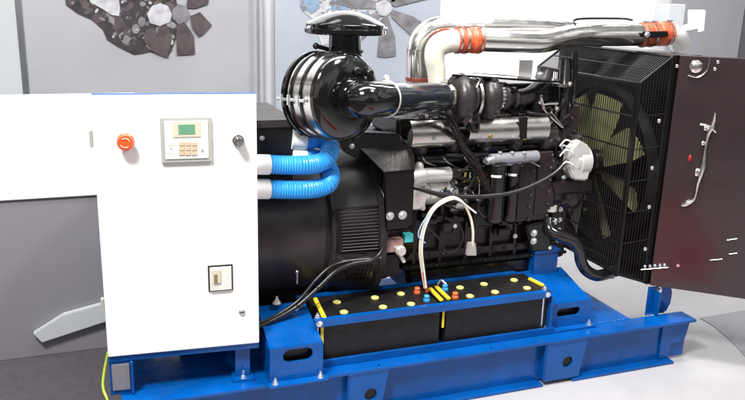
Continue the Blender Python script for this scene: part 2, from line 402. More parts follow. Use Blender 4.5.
# foot lug for radiator at right end
q = B(); c = PZ(656, 315, ZT)
yy = 2.585; xa, xb = P(648, 300, yy).x, P(671, 300, yy).x
q.prism([V((xa, yy, ZT+.001)), V((xb-.02, yy, ZT+.001)), V((xb, yy, ZT+.04)), V((xb+.002, yy, ZT+.09)), V((xb-.01, yy, ZT+.125)), V((xa, yy, ZT+.135))], (0, .010, 0), .001)
q.prism([V((xa+.03, yy-.0005, ZT+.001)), V((xa+.04, yy-.0005, ZT+.001)), V((xa+.04, yy-.0005, ZT+.11)), V((xa+.03, yy-.0005, ZT+.12))], (0, -.035, 0), .001)
q.box(xa-.01, xb, yy-.04, yy+.06, ZT, ZT+.008, .001) if False else None
part('radiator_lug', q, blue, bf)
k = B(); k.bolt((xa+.055, yy, ZT+.115), (0, -1, 0), .012, .01); part('bolt', k, zinc, bf)
# weld drip / bolts scattered on flange
k = B()
for X in (.60, 1.0, 1.5): k.bolt((X, Y0+.02, ZT), (0, 0, 1), .004, .002, False)
part('drain_plug', k, black, bf)
# ================================================================== CONTROL CABINET
cab = thing('control_cabinet', 'white square steel control cabinet with a display on blue legs', 'cabinet', (.27, 2.65, .21))
BL = V((.010, 2.545, .366)); BR = V((.532, 2.503, .366)); ux = (BR-BL).normalized(); uy = V((-ux.y, ux.x, 0)); CW = (BR-BL).length
CM = Matrix.Translation(BL) @ Matrix(((ux.x, uy.x, 0), (ux.y, uy.y, 0), (0, 0, 1))).to_4x4()
CH = .908
k = B(); k.prism([CM @ V((.004, y_, z_)) for y_, z_ in [(.022, .004), (.26, .004), (.26, CH-.046), (.022, CH-.008)]], ux*(CW-.008), .003)
part('body', k, white, cab)
part('top_seal', B().box(.002, CW-.002, .0205, .030, CH-.0075, CH+.0035, .001, 1, CM), blue, cab)
door = part('door', B().box(0, CW, 0, .020, 0, CH, .004, 3, CM), white, cab)
def inv(x, y):   # pixel -> cabinet local (u,v) on door plane
    d = ray(x, y); n = uy; t = (BL-EYE).dot(n)/d.dot(n); p = EYE+d*t-BL; return p.dot(ux), p.z
def cb(b, x0, y0, x1, y1, d0, d1, bev=.001):
    u0, v0 = inv(x0, y1); u1, v1 = inv(x1, y0); b.box(u0, u1, -d1, -d0, v0, v1, bev, 2, CM); return b
def cp(x, y, d=0): u, v = inv(x, y); return CM @ V((u, -d, v))
ctl = part('controller', cb(B(), 161.5, 116.5, 211, 162.5, 0, .012, .003), greyp, door)
part('controller_face', cb(B(), 165.5, 120, 207.5, 158.5, .0125, .015, .001), facep, door)
part('display_frame', cb(B(), 173, 120.5, 200, 136.5, .0155, .0175, .001), beige, door)
part('display', cb(B(), 178.5, 123.5, 194.5, 133.5, .018, .0185, .0003), lcd, door)
k = B()
for i in range(3):
    for j in range(3):
        if i == 1 and j == 1: pass
        x = 179+i*6.2; y = 141+j*4.7; cb(k, x, y, x+5.2, y+3.8, .0155, .018, .0008)
part('keypad', k, tan, door)
k = B(); k.cyl(cp(202, 149, .0155), cp(202, 149, .018), .004, n=12); k.cyl(cp(171, 147.5, .0155), cp(171, 147.5, .0162), .0035, n=12); part('indicator', k, greyp, door)
# printed small bars on controller face
k = B(); cb(k, 167.5, 144, 176, 144.8, .0152, .0156, 0); cb(k, 167.5, 152, 176, 152.8, .0152, .0156, 0); part('printed_line', k, beige, door)
# emergency stop
nrm = -uy
es = part('emergency_stop', B().lathe(cp(125.5, 141), nrm, [(0, .027), (.004, .027), (.006, .024), (.016, .016), (.018, .021), (.022, .0255), (.030, .0265), (.036, .024), (.038, .018)], 36), estop, door)
k = B()
for s_ in (0, 1):
    k.tube([cp(125.5, 141, .0385)+(ux*math.cos(t)+V((0, 0, 1))*math.sin(t))*.015 for t in [s_*PI+.3+i*.22 for i in range(10)]], .0016, n=6, sub=2)
part('arrow_mark', k, mat('pale_arrow', (.85, .5, .4), .4), es)
# key switch black with chrome ring
c = cp(238, 140)
ks = part('key_switch', B().lathe(c, nrm, [(0, .020), (.008, .020), (.010, .017)], 28), chrome, door)
part('knob', B().lathe(c+nrm*.0105, nrm, [(0, .016), (.028, .0145), (.030, .012)], 28), black, ks)
part('knob_face', B().lathe(c+nrm*.041, nrm, [(0, .0125), (.002, .0125), (.0022, .003)], 28), chrome, ks)
# breaker window
part('breaker_window', cb(B(), 208.5, 264, 232.5, 291.5, 0, .004, .001), black, door)
bk = part('breaker', cb(B(), 210, 265.6, 231, 290, .0043, .010, .001), mat('pale_breaker', (.70, .69, .64), .4, var=.03), door)
part('breaker_toggle', cb(B(), 213, 268, 220, 282, .0105, .016, .002), beige, bk)
part('toggle_mark', cb(B(), 214, 273, 217, 281, .0162, .0175, .001), mat('olive_toggle', (.20, .18, .06), .4), bk)
k = B().lathe(cp(242, 312), nrm, [(0, .011), (.004, .011), (.006, .009)], 24); lk = part('lock', k, steel, door)
k = B(); M_ = CM; u, v = inv(242, 312); k.box(u-.008, u+.008, -.0075, -.0062, v-.0015, v+.0015, 0, 1, CM); part('key_slot', k, black, lk)
k = B(); 
for vv in (.16, .74): k.box(-.012, -.001, .006, .030, vv, vv+.055, .003, 2, CM)
part('hinge', k, greyp, cab)
# blue plinth bar under the cabinet and legs
lb = part('support_bar', B().box(.0, CW, .01, .05, -.024, -.001, .002, 2, CM), blue, cab)
def leg(u, w_, y0_):
    b = B(); b.box(u, u+w_, y0_+.01, y0_+.02, -.145, -.025, .001, 1, CM); b.box(u+w_/2-.004, u+w_/2+.004, y0_+.0205, y0_+.09, -.145, -.025, .001, 1, CM)
    b.box(u-.012, u+w_+.012, y0_-.02, y0_+.06, -.156, -.1455, .002, 2, CM); b.box(u-.006, u+w_+.006, y0_+.0, y0_+.05, -.034, -.0245, .001, 1, CM)
    o = part('leg', b, blue, cab); k = B(); k.bolt(CM @ V((u+w_/2, y0_-.008, -.1455)), (0, 0, 1), .009, .010); k.cyl(CM @ V((u+w_/2, y0_-.008, -.1455)), CM @ V((u+w_/2, y0_-.008, -.115)), .005, n=10); part('bolt', k, zinc, o)
leg(CW-.085, .055, .03)
b = B(); b.box(.0, .075, .015, .028, -.155, -.025, .001, 1, CM); b.box(.072, .080, .0, .014, -.155, -.025, .001, 1, CM); o = part('leg', b, blue, cab)
part('cover_plate', B().box(.008, .068, .008, .0145, -.135, -.035, .002, 2, CM), cgrey, o)
k = B(); k.tube([P(108, 352, 2.56), P(104, 372, 2.55), P(103, 388, 2.53), P(108, 402, 2.5), P(112, 420, 2.5)], .0045, n=10)
tag(part('earth_wire', k, mat('green_yellow_wire', (.35, .50, .04), .4), ), 'thin yellow green wire hanging below the left corner of the cabinet', 'wire')
# ================================================================== ALTERNATOR
AY, AZ, AR = 3.02, .665, .31
al = thing('alternator', 'large dark grey round alternator housing right of the white cabinet', 'alternator', (.75, AY, .25))
x0 = .05; xb = P(331, 250, AY-AR).x; xe = P(383, 240, AY-AR).x
part('housing', B().lathe((x0, AY, AZ), (1, 0, 0), [(0, AR*.8), (.03, AR*.97), (.06, AR*.985), (xb-x0-.02, AR*.985), (xb-x0-.018, AR*.95), (xb-x0, AR*.95)], 72), altpaint, al)
part('adapter_ring', B().lathe((xb+.0005, AY, AZ), (1, 0, 0), [(0, AR*1.0), (.006, AR*1.04), (.018, AR*1.04), (.022, AR*1.02), (.10, AR*1.06), (xe-xb-.03, AR*1.10), (xe-xb-.026, AR*1.16), (xe-xb, AR*1.16)], 72), altpaint, al)
# louvred grille following the ring
def onring(X, ang, r): return V((X, AY-r*math.cos(ang), AZ+r*math.sin(ang)))
gx0, gx1 = xb+.035, xe-.035
def vent(a0, a1, n, name, m):
    k = B()
    for i in range(n):
        a = a0+(a1-a0)*i/(n-1); r = AR*1.075; r2 = AR*1.10
        pa = [onring(gx0, a-.010, r+.002), onring(gx1, a-.010, r+.010), onring(gx1, a+.004, r2+.013), onring(gx0, a+.004, r2+.007)]
        k.prism(pa, onring(0, a, 1)-onring(0, a, 1.004), 0)
    return part(name, k, m, al)
lv = vent(-.11, .35, 13, 'louvre_grille', mat('worn_louvre_metal', (.24, .225, .225), .35, metal=.1))
k = B()
for (aa, bb) in ((-.155, -.135), (.38, .40)):
    k.prism([onring(gx0-.012, aa, AR*1.085), onring(gx1+.012, aa, AR*1.11), onring(gx1+.012, bb, AR*1.11), onring(gx0-.012, bb, AR*1.085)], onring(0, aa, .006)-onring(0, aa, 0))
for xx in (gx0-.012, gx1+.002):
    k.rings([[onring(xx, a, AR*1.07), onring(xx+.01, a, AR*1.07), onring(xx+.01, a, AR*1.10), onring(xx, a, AR*1.10)] for a in [-.155+.555*i/8 for i in range(9)]])
part('grille_frame', k, satin, lv)
k = B()
for r_ in range(4):
    for c_ in range(9):
        a = -.34-.075*r_; X = gx0+.012+c_*(gx1-gx0-.02)/8.5
        if c_ < r_-1: continue
        k.cyl(onring(X, a, AR*1.078+.003), onring(X, a-.045, AR*1.078+.003), .0038, n=8)
part('lower_vent', k, blkgloss, al)
# handle bar under the grille
a = -.20; k = B(); k.tube([onring(gx0-.01, a, AR*1.08), onring(gx0-.005, a, AR*1.19), onring(gx1+.005, a, AR*1.20), onring(gx1+.01, a, AR*1.1)], .006, n=10, smooth=False); part('grab_bar', k, altpaint, al)
# feet + terminal box
k = B(); k.box(.30, .95, 2.86, 2.98, ZT+.001, .42, .004); k.box(.28, 1.0, 2.80, 2.92, ZT+.0005, ZT+.02, .003); part('foot', k, satin, al)
# boxes: left box face between cabinet and x=293
bx1 = P(293, 140, 2.73).x; bzt = P(293, 119, 2.73).z; bzb = P(290, 196, 2.73).z
tb = part('terminal_box', B().box(.30, bx1, 2.73, 3.18, bzb, bzt-.03, .003), satin, al)
part('lid', B().box(.29, bx1+.008, 2.722, 3.19, bzt-.0295, bzt, .003), altpaint, tb)
k = B(); 
for y_ in (138, 190): k.bolt(P(262, y_, 2.73), (0, -1, 0), .007, .005)
part('bolt', k, zinc, tb)
part('support', B().prism([P(262, 197, 2.80), P(300, 197, 2.80), P(292, 207, 2.80), P(268, 209, 2.80)], (0, .3, 0), .003), altpaint, tb)
k = B(); k.bolt(P(335, 213, AY-AR*1.04+.01), (0, -1, 0), .007, .01); k.bolt(P(331, 190, AY-AR*1.02+.03), (0, -1, 0), .007, .01); part('bolt', k, black, al)
# grease nipples
k = B()
for (x_, y_) in ((276, 304), (297, 272)):
    p = P(x_, y_, 2.70); k.cyl(p, p+V((0, 0, -.05)), .004, n=8); k.ball(p, .008)
p = P(277, 303, 2.68); k.lathe(p, (0, 0, 1), [(0, .02), (.006, .018), (.02, .006), (.03, .005)], 14); part('fitting', k, steel, al)
# ================================================================== ENGINE
en = thing('diesel_engine', 'black six cylinder diesel engine standing behind the two batteries', 'engine', (1.65, 3.0, .21))
EY = 2.82
X0 = P(386, 190, EY).x; X1 = P(556, 200, EY).x
zp = lambda y_, Y=EY, x_=470: P(x_, y_, Y).z
part('flywheel_housing', B().lathe((X0-.05, 3.05, .70), (1, 0, 0), [(0, .335), (.02, .34), (.09, .335), (.10, .30), (.16, .30)], 64), satin, en)
part('crankcase', B().box(X0+.05, X1-.02, EY+.02, 3.35, .47, .84, .012, 3), brown, en)
k = B()   # ribs/bosses over the crankcase side
for i in range(7):
    xx = X0+.13+i*.125; k.box(xx, xx+.018, EY-.004, EY+.021, .48, .80, .004)
k.box(X0+.06, X1-.04, EY-.008, EY+.021, .505, .54, .005); k.box(X0+.06, X1-.04, EY+.0, EY+.021, .66, .685, .004)
for i in range(14): k.bolt((X0+.09+i*.062, EY-.008, .522), (0, -1, 0), .008, .008)
part('casting_ribs', k, brown, en)
part('cylinder_head', B().box(X0+.05, X1-.02, EY+.05, 3.28, .8405, 1.02, .012, 3), black, en)
k = B()
for i in range(6): k.box(X0+.075+i*.148, X0+.075+i*.148+.12, EY+.085, 3.22, 1.0205, 1.115, .02, 4)
part('valve_cover', k, black, en)
# gear case / front cover
part('front_cover', B().box(X1-.0195, X1+.08, EY+.0, 3.33, .44, .96, .02, 3), brown, en)
k = B()
for i in range(10): k.bolt((X1+.03, EY, .48+i*.05), (0, -1, 0), .009, .008)
part('cover_bolt', k, zinc, en)
# oil pan
pan = [(X0+.10, .47), (X1+.02, .47), (X1+.01, .36), (X1-.32, .34), (X1-.40, .26), (X0+.22, .25), (X0+.13, .34)]
part('oil_pan', B().prism([V((x_, EY-.0, z_)) for x_, z_ in pan], (0, .42, 0), .02), black, en)
k = B(); k.box(X0+.08, X1+.03, EY-.02, EY+.02, .468, .486, .003); 
for i in range(15): k.bolt((X0+.12+i*.06, EY-.02, .477), (0, -1, 0), .0065, .006)
part('pan_flange', k, satin, en)
# rear black bracket panel with two bolts (385-413)
p = [P(x_, y_, 2.645) for x_, y_ in [(384, 172), (415, 169), (413, 224), (408, 229), (386, 232), (385, 215)]]
br = part('rear_bracket', B().prism(p, (0, .012, 0), .006), satin, en)
part('bracket_flange', B().prism([P(384, 172, 2.645), P(415, 169, 2.645), P(414, 140, 2.86), P(352, 140, 2.86)], (0, 0, -.01), .001), satin, br)
k = B(); k.bolt(P(390, 216, 2.645), (0, -1, 0), .0125, .010); k.bolt(P(402.5, 215, 2.645), (0, -1, 0), .0135, .010); part('bolt', k, zinc, br)
# diagonal black arm under air filter
p = [P(x_, y_, 2.80) for x_, y_ in [(333, 128), (352, 132), (400, 134), (412, 150), (414, 172), (392, 176), (370, 166), (345, 153)]]
part('filter_support', B().prism(p, (0, .06, 0), .006), black, en)
k = B()
for x_, y_ in ((352, 146), (372, 154)): k.bolt(P(x_, y_, 2.80), (0, -1, 0), .008, .007)
part('bolt', k, zinc, en)
# fuel pump block left (pinkish) + teal + brass
fpb = part('fuel_pump', B().box(P(387, 240, 2.68).x, P(404, 240, 2.68).x, 2.68, 2.72, zp(245, 2.68), zp(233, 2.68), .004), pink, en)
part('connector', B().box(P(404.5, 238, 2.68).x, P(413, 238, 2.68).x, 2.675, 2.71, zp(242, 2.68, 410), zp(234, 2.68, 410), .002), teal, fpb)
k = B(); c = P(401, 251, 2.675); k.lathe(c, (0, -1, 0), [(-.03, .022), (0, .022), (.004, .018), (.012, .017), (.013, .008)], 24); k.cyl(P(395, 246, 2.68), P(404, 262, 2.68), .008, n=12); part('fitting', k, alu, fpb)
part('pump_bracket', B().box(P(376, 252, 2.70).x, P(400, 252, 2.70).x, 2.70, 2.78, zp(268, 2.7), zp(247, 2.7), .004), satin, fpb)
# starter motor (pale casting)
st = part('starter_motor', B().lathe(P(412, 192, 2.80), (1, 0, .0), [(-.02, .068), (.0, .078), (.03, .076), (.034, .055), (.06, .052), (.064, .058), (.10, .054), (.19, .05), (.20, .04)], 40), alubright, en)
k = B(); c = P(428, 171, 2.755)
k.cyl(P(424, 175.5, 2.755), P(450, 174, 2.755), .031, n=28, bev=.004); k.cyl(P(410, 178, 2.755), P(424.5, 175.5, 2.755), .037, .034, n=24, bev=.004); k.ball(P(419, 167, 2.76), .020, (1, 1, 1.1)); k.cyl(P(419, 170, 2.76), P(419, 163.5, 2.76), .018, .016, n=18, bev=.003)
k.box(P(406, 190, 2.74).x, P(426, 190, 2.74).x, 2.73, 2.80, zp(210, 2.74, 415), zp(181, 2.74, 415), .012, 3)
part('solenoid', k, alubright, st)
k = B(); k.cyl(P(450, 174, 2.755), P(459, 173.5, 2.755), .026, n=24, bev=.003)
for dy in (-4, 4): k.cyl(P(459, 173.5+dy, 2.75), P(464, 173.5+dy, 2.75), .005, n=10)
part('solenoid_cap', k, brown, st)
k = B()
for x_, y_ in ((409, 184), (409, 207), (423, 186), (423, 208), (452, 190), (466, 189)): k.bolt(P(x_, y_, 2.73), (0, -1, 0), .008, .006)
part('bolt', k, zinc, st)
part('motor_window', B().ball(P(444, 194, 2.75), .034, (1.2, .35, .5)), mat('dark_blue_glaze', (.03, .06, .10), .1, coat=.8), st)
part('motor_end', B().lathe(P(452, 200, 2.78), (1, 0, 0), [(0, .048), (.05, .046), (.06, .03)], 30), alu, st)
# long common rail tubes beneath shields
k = B(); k.cyl(P(414, 160, 2.80), P(486, 155, 2.80), .030, n=24, bev=.004); k.cyl(P(414, 152, 2.83), P(548, 145, 2.83), .020, n=20, bev=.003)
part('intake_rail', k, black, en)
# heat shields: curved plates
def shield(x0_, x1_, yt, yb, Y, name='heat_shield'):
    A = P(x0_, (yt+yb)/2, Y); Bp = P(x1_, (yt+yb)/2-(x1_-x0_)*.04, Y); r_ = (P(x0_, yt, Y).z-P(x0_, yb, Y).z)/2*1.1
    k = B(); rs = []
    for sgn, off in ((1, 0), (-1, .003)): pass
    n = 14; ring0 = []; 
    for rr in (r_, r_-.003):
        pass
    angs = [math.radians(-65+130*i/n) for i in range(n+1)]
    prof = [(-(r_)*math.cos(a_), r_*math.sin(a_)) for a_ in angs]+[(-(r_-.003)*math.cos(a_), (r_-.003)*math.sin(a_)) for a_ in angs[::-1]]
    off = r_*.8
    k.rings([[V((X_, Y+off+p_[0], A.z+(Bp.z-A.z)*(X_-A.x)/(Bp.x-A.x)+p_[1])) for p_ in prof] for X_ in (A.x, A.x+.004, Bp.x-.004, Bp.x)])
    return part(name, k, steel, en), A, Bp, r_
s1, A1, B1, r1 = shield(412, 455, 122, 150, 2.74)
s2, A2, B2, r2 = shield(469, 549, 119, 145, 2.74)
for s_, pts in ((s1, ((433, 137),)), (s2, ((490, 135), (524, 136)))):
    k = B()
    for x_, y_ in pts: k.bolt(P(x_, y_+1, 2.735), (0, -1, 0), .010, .008)
    part('bolt', k, brass if s_ is s2 else zinc, s_)
p = [P(x_, y_, 2.725) for x_, y_ in [(519, 118), (528, 117), (527, 139), (521, 140)]]
part('shield_strap', B().prism(p, (0, .008, 0), .002), satin, s2)
# dark manifold behind shields
k = B()
for i in range(6): k.tube([V((X0+.14+i*.15, EY+.10, .98)), V((X0+.14+i*.15, EY-.01, .99)), V((X0+.14+i*.15, EY-.03, 1.03))], .030, n=16, sub=4)
k.cyl((X0+.1, EY-.01, 1.04), (X1-.05, EY-.01, 1.04), .042, n=24, bev=.005)
part('exhaust_manifold', k, cast, en)
# twisted loom
k = B()
for ph in range(4):
    base = [(452, 98), (449, 112), (455, 128), (462, 145), (473, 160), (482, 176), (489, 192), (494, 206)]
    k.tube([P(x_+2.4*math.cos(ph*1.57+i*1.3), y_+1.5*math.sin(ph*1.57+i*1.3), 2.69+.01*math.sin(ph*1.57+i*1.3)) for i, (x_, y_) in enumerate(base)], .0085, n=10, sub=6)
part('wiring_loom', k, black, en)
k = B()
for x_, y_ in ((451, 106), (458, 136), (474, 161), (485, 182)): k.lathe(P(x_, y_, 2.69), (.35, 0, -1), [(-.006, .021), (.006, .021)], 14)
part('loom_tie', k, satin, en)
# second thinner loom loop around starter
k = B(); k.tube([P(x_, y_, 2.71) for x_, y_ in [(462, 172), (470, 166), (476, 172), (470, 186), (462, 196), (468, 206), (480, 212)]], .006, n=8)
k.tube([P(x_, y_, 2.71) for x_, y_ in [(420, 236), (427, 228), (440, 240), (446, 252), (457, 250), (463, 236), (458, 222)]], .005, n=8)
k.tube([P(x_, y_, 2.70) for x_, y_ in [(485, 196), (478, 206), (484, 216), (496, 214), (500, 205)]], .008, n=8)
k.tube([P(x_, y_, 2.72) for x_, y_ in [(412, 232), (418, 236), (419, 250), (421, 268), (423, 288)]], .004, n=8)
part('small_cable', k, cable, en)
k = B(); k.box(P(472, 214, 2.72).x, P(490, 214, 2.72).x, 2.70, 2.80, zp(226, 2.72), zp(206, 2.72), .008); part('control_unit', k, satin, en)
# fuel filters + header
def filt(xc, Yf, r_, yt, yb):
    c = P(xc, yb, Yf); zt_ = P(xc, yt, Yf).z; h = zt_-c.z
    o = part('fuel_filter', B().lathe(c, (0, 0, 1), [(0, r_*.7), (.006, r_*.9), (.016, r_), (h-.03, r_), (h-.02, r_*1.03), (h-.005, r_*1.03), (h, r_*.8)], 36), blkgloss, en)
    k = B(); aa = [math.radians(-150+60*i/8) for i in range(9)]
    k.rings([[c+V(((r_+e_)*math.cos(a_), (r_+e_)*math.sin(a_), h-.055+z_)) for e_, z_ in ((.0004, 0), (.0012, 0), (.0012, .010), (.0004, .010))] for a_ in aa])
    part('filter_label', k, wplastic, o)
    return o
filt(493, 2.70, .041, 163, 222); filt(508.5, 2.73, .035, 162, 221)
k = B(); a = P(490, 160, 2.70); c = P(537, 156, 2.73); k.cyl(a, c, .025, n=28, bev=.004); k.cyl(P(486, 162, 2.695), P(497, 158, 2.70), .016, n=18, bev=.003)
k.box(P(492, 158, 2.7).x, P(522, 158, 2.7).x, 2.70, 2.78, a.z-.03, a.z-.012, .005)
for x_ in (500, 512, 524): k.cyl(P(x_, 158, 2.70), P(x_, 151.5, 2.70), .009, n=12, bev=.002)
part('filter_head', k, mat('grey_painted_aluminium', (.30, .30, .33), .3, metal=.5, bump=.3), en)
# oil cooler cover
cx0, cx1, cz0, cz1 = P(517, 200, 2.775).x, P(551, 190, 2.775).x, zp(221, 2.775, 533), zp(152, 2.775, 533)
oc = part('oil_cooler_cover', B().box(cx0, cx1, 2.775, EY+.02, cz0, cz1, .008, 3), brown, en)
k = B()
for i in range(6):
    zz = cz0+.02+i*(cz1-cz0-.04)/5; k.bolt((cx1-.012, 2.775, zz), (0, -1, 0), .008, .008); k.bolt((cx0+.065, 2.775, zz-.01), (0, -1, 0), .008, .008)
part('bolt', k, cast, oc)
k = B(); k.box(cx0+.09, cx1-.03, 2.768, 2.776, cz0+.03, cz1-.03, .003); k.box(cx0+.10, cx1-.04, 2.762, 2.769, (cz0+cz1)/2-.01, (cz0+cz1)/2+.01, .003); part('raised_boss', k, brown, oc)
# long black hose across
k = B(); k.tube([P(x_, y_, Y_) for x_, y_, Y_ in [(404, 185, 2.70), (420, 189, 2.68), (438, 194, 2.67), (462, 196.5, 2.665), (490, 196, 2.66), (515, 192, 2.665), (538, 183, 2.68), (556, 172, 2.70), (567, 160, 2.72)]], .0095, n=14)
part('battery_cable', k, cable, en)
# charging alternator near fan
ca = part('charging_alternator', B().lathe(P(586, 160, 2.78), (-1, 0, .0), [(0, .055), (.012, .07), (.06, .072), (.066, .066), (.085, .066), (.09, .04), (.095, .02)], 40), alu, en)
part('mounting_ear', B().prism([P(x_, y_, 2.72) for x_, y_ in [(570, 150), (580, 140), (590, 146), (594, 160), (588, 181), (574, 180), (568, 170)]], (0, .05, 0), .008), alu, ca)
part('pulley', B().lathe(P(591, 160, 2.78), (1, 0, 0), [(0, .045), (.004, .05), (.010, .04), (.016, .05), (.022, .04), (.028, .05), (.032, .045)], 36), black, ca)
k = B()
for i in range(9):
    t = i*2*PI/9; c = P(566, 160, 2.78); k.box(-.05, -.02, -.006, .006, -.052, -.044, .002, 1, Matrix.Translation(c+V((.04, 0, 0))) @ Matrix.Rotation(t, 4, 'X'))
part('vent_fin', k, steel, ca)
k = B()
for y_ in (146, 156, 168): k.tube([P(560, y_, 2.72), P(566, y_-6, 2.70), P(573, y_-3, 2.71)], .004, n=8)
part('small_wire', k, wire_w, ca)
# clutter between cooler cover and guard
k = B()
for x_, y_, r_ in ((555, 140, 14), (552, 165, 10), (548, 205, 9), (560, 195, 12), (572, 200, 14)):
    c = P(x_, y_, 2.80); k.lathe(c, (random.uniform(-.4, .4), -1, random.uniform(-.2, .2)), [(-.04, r_*.0036), (-.004, r_*.0036), (0, r_*.0032), (.012, r_*.002), (.016, r_*.0012)], 22)
k.box(P(548, 180, 2.8).x, P(590, 180, 2.8).x, 2.78, 2.86, zp(192, 2.8, 565), zp(181, 2.8, 565), .006)
k.box(P(556, 130, 2.85).x, P(572, 130, 2.85).x, 2.80, 2.95, zp(140, 2.85, 565), zp(104, 2.85, 565), .008)
part('front_gear_housing', k, brown, en)
th = part('thermostat_housing', B().tube([P(566, 60, 2.86), P(565, 85, 2.83), P(563, 105, 2.80), P(560, 125, 2.82)], .026, n=18), black, en)
k = B()
for x_, y_ in ((561, 85), (561, 107)): k.lathe(P(x_, y_, 2.825), (0.05, 0, 1), [(-.006, .036), (.006, .036)], 24)
for x_, y_ in ((557, 109), (570, 84), (550, 122), (542, 96)): k.bolt(P(x_, y_, 2.78), (0, -1, 0), .009, .008)
part('hose_clamp', k, steel, th)
part('vertical_pipe', B().tube([P(575, 52, 2.82), P(575, 80, 2.82), P(573, 105, 2.80)], .011, n=14), black, en)
k = B()
for i in range(30):
    x_ = random.uniform(532, 585); y_ = random.uniform(90, 215); k.bolt(P(x_, y_, 2.80), (0, -1, 0), random.uniform(.005, .009), .01)
part('front_bolt', k, cast, en)
k = B(); k.tube([P(x_, y_, 2.79) for x_, y_ in [(548, 208), (550, 196), (548, 186)]], .024, n=18); part('coolant_elbow', k, brown, en)
k = B(); k.lathe(P(550.5, 208, 2.79), (0, 0, 1), [(-.012, .029), (.012, .029)], 24); part('elbow_clamp', k, alu, en)
k = B(); k.lathe(P(550, 221, 2.78), (0, 0, 1), [(-.010, .031), (.010, .031)], 24); part('elbow_clamp', k, alu, en)
# engine front mount w/ bolts
em = part('front_mount', B().prism([P(x_, y_, 2.76) for x_, y_ in [(526, 226), (545, 222), (553, 251), (532, 251)]], (0, .12, 0), .006), black, en)
k = B(); k.bolt(P(534, 233, 2.76), (0, -1, 0), .012, .01); k.bolt(P(533.5, 241, 2.76), (0, -1, 0), .012, .01); k.bolt(P(549, 247.5, 2.77), (0, -1, 0), .010, .01); part('bolt', k, zinc, em)
k = B()
for i in range(40):
    x_ = random.uniform(415, 530); y_ = random.uniform(100, 118); k.bolt(P(x_, y_, 2.80), (0, -1, 0), random.uniform(.005, .009), .01)
for i in range(22):
    x_ = random.uniform(425, 530); y_ = random.uniform(205, 232); k.box(*(lambda c, s1, s2: (c.x-s1, c.x+s1, c.y-.0, c.y+.06, c.z-s2, c.z+s2))(P(x_, y_, 2.79), random.uniform(.008, .025), random.uniform(.006, .015)), .003)
part('side_boss', k, brown, en)
inj = B()
for i in range(6):
    x_ = 420+i*21; inj.tube([P(x_, 152, 2.80), P(x_+3, 158, 2.77), P(x_+8, 163, 2.765), P(x_+16+(i % 3)*3, 166+(i % 2)*4, 2.78)], .0038, n=8)
part('injector_line', inj, steel, en)
rnd = random.Random(3)
for q in range(16):
    x_ = rnd.uniform(452, 486); y_ = rnd.uniform(160, 222)
    pts_ = [P(x_+rnd.uniform(-14, 14), y_+rnd.uniform(-12, 12), 2.72+rnd.uniform(0, .05)) for _ in range(4)]
    part('small_cable', B().tube(pts_, rnd.uniform(.003, .007), n=8), cable if q % 4 else mat('ochre_wire_%d' % q, (.22, .15, .03), .4) if q % 8 else steel, en)
for q in range(9):
    x_ = rnd.uniform(536, 572); y_ = rnd.uniform(88, 150)
    pts_ = [P(x_+rnd.uniform(-12, 12), y_+rnd.uniform(-14, 14), 2.76+rnd.uniform(0, .05)) for _ in range(4)]
    part('small_cable', B().tube(pts_, rnd.uniform(.003, .008), n=8), cable if q % 3 else steel, en)
for x_, y_, w_, h_ in ((543, 96, .03, .02), (538, 110, .022, .03), (552, 118, .03, .016), (458, 206, .02, .018), (470, 158, .022, .014), (431, 222, .03, .012), (448, 228, .02, .02), (505, 232, .03, .015), (420, 140, .01, .02)):
    c = P(x_, y_, 2.77); part('side_bracket', B().box(c.x-w_, c.x+w_, 2.77, 2.83, c.z-h_, c.z+h_, .004), black if w_ > .021 else cast, en)
for x_, y_ in ((455, 226), (515, 236), (540, 103), (538, 134)):
    part('side_bolt', B().bolt(P(x_, y_, 2.775), (0, -1, 0), .0075, .008), zinc, en)
# ---- cream wires
wr = thing('wire_harness', 'cream and white wires arching up over the engine from the batteries', 'wires', tuple(P(423, 285, 2.63)))
part('wire', B().tube([P(x_, y_, Y_) for x_, y_, Y_ in [(425, 288, 2.66), (422, 270, 2.66), (420, 250, 2.65), (423, 228, 2.64), (433, 208, 2.63), (450, 197.5, 2.625), (462, 202, 2.63), (470, 216, 2.64), (473, 232, 2.64), (472.5, 246, 2.65)]], .0055, n=12), wire_c, wr)
part('wire', B().tube([P(x_, y_, Y_) for x_, y_, Y_ in [(426, 288, 2.65), (424, 270, 2.65), (422, 250, 2.64), (425, 229, 2.63), (435, 209, 2.62), (451, 199.5, 2.615), (460, 201, 2.62), (468, 207, 2.63), (476, 213, 2.63)]], .0038, n=10), wire_w, wr)
part('wire', B().tube([P(x_, y_, Y_) for x_, y_, Y_ in [(425, 243, 2.64), (418.5, 236, 2.64), (421, 226, 2.635), (430, 212, 2.63)]], .003, n=8), mat('pale_blue_wire', (.30, .52, .75), .4), wr)
part('wire', B().tube([P(427, 292, 2.655), P(425, 281, 2.655), P(423.5, 272, 2.655)], .0062, n=8), wire_r, wr)
part('plug', B().prism([P(x_, y_, 2.645) for x_, y_ in [(469, 243), (476, 243), (477, 256), (467, 256)]], (0, .02, 0), .003), mat('clear_grey_plug', (.35, .33, .31), .3), wr)
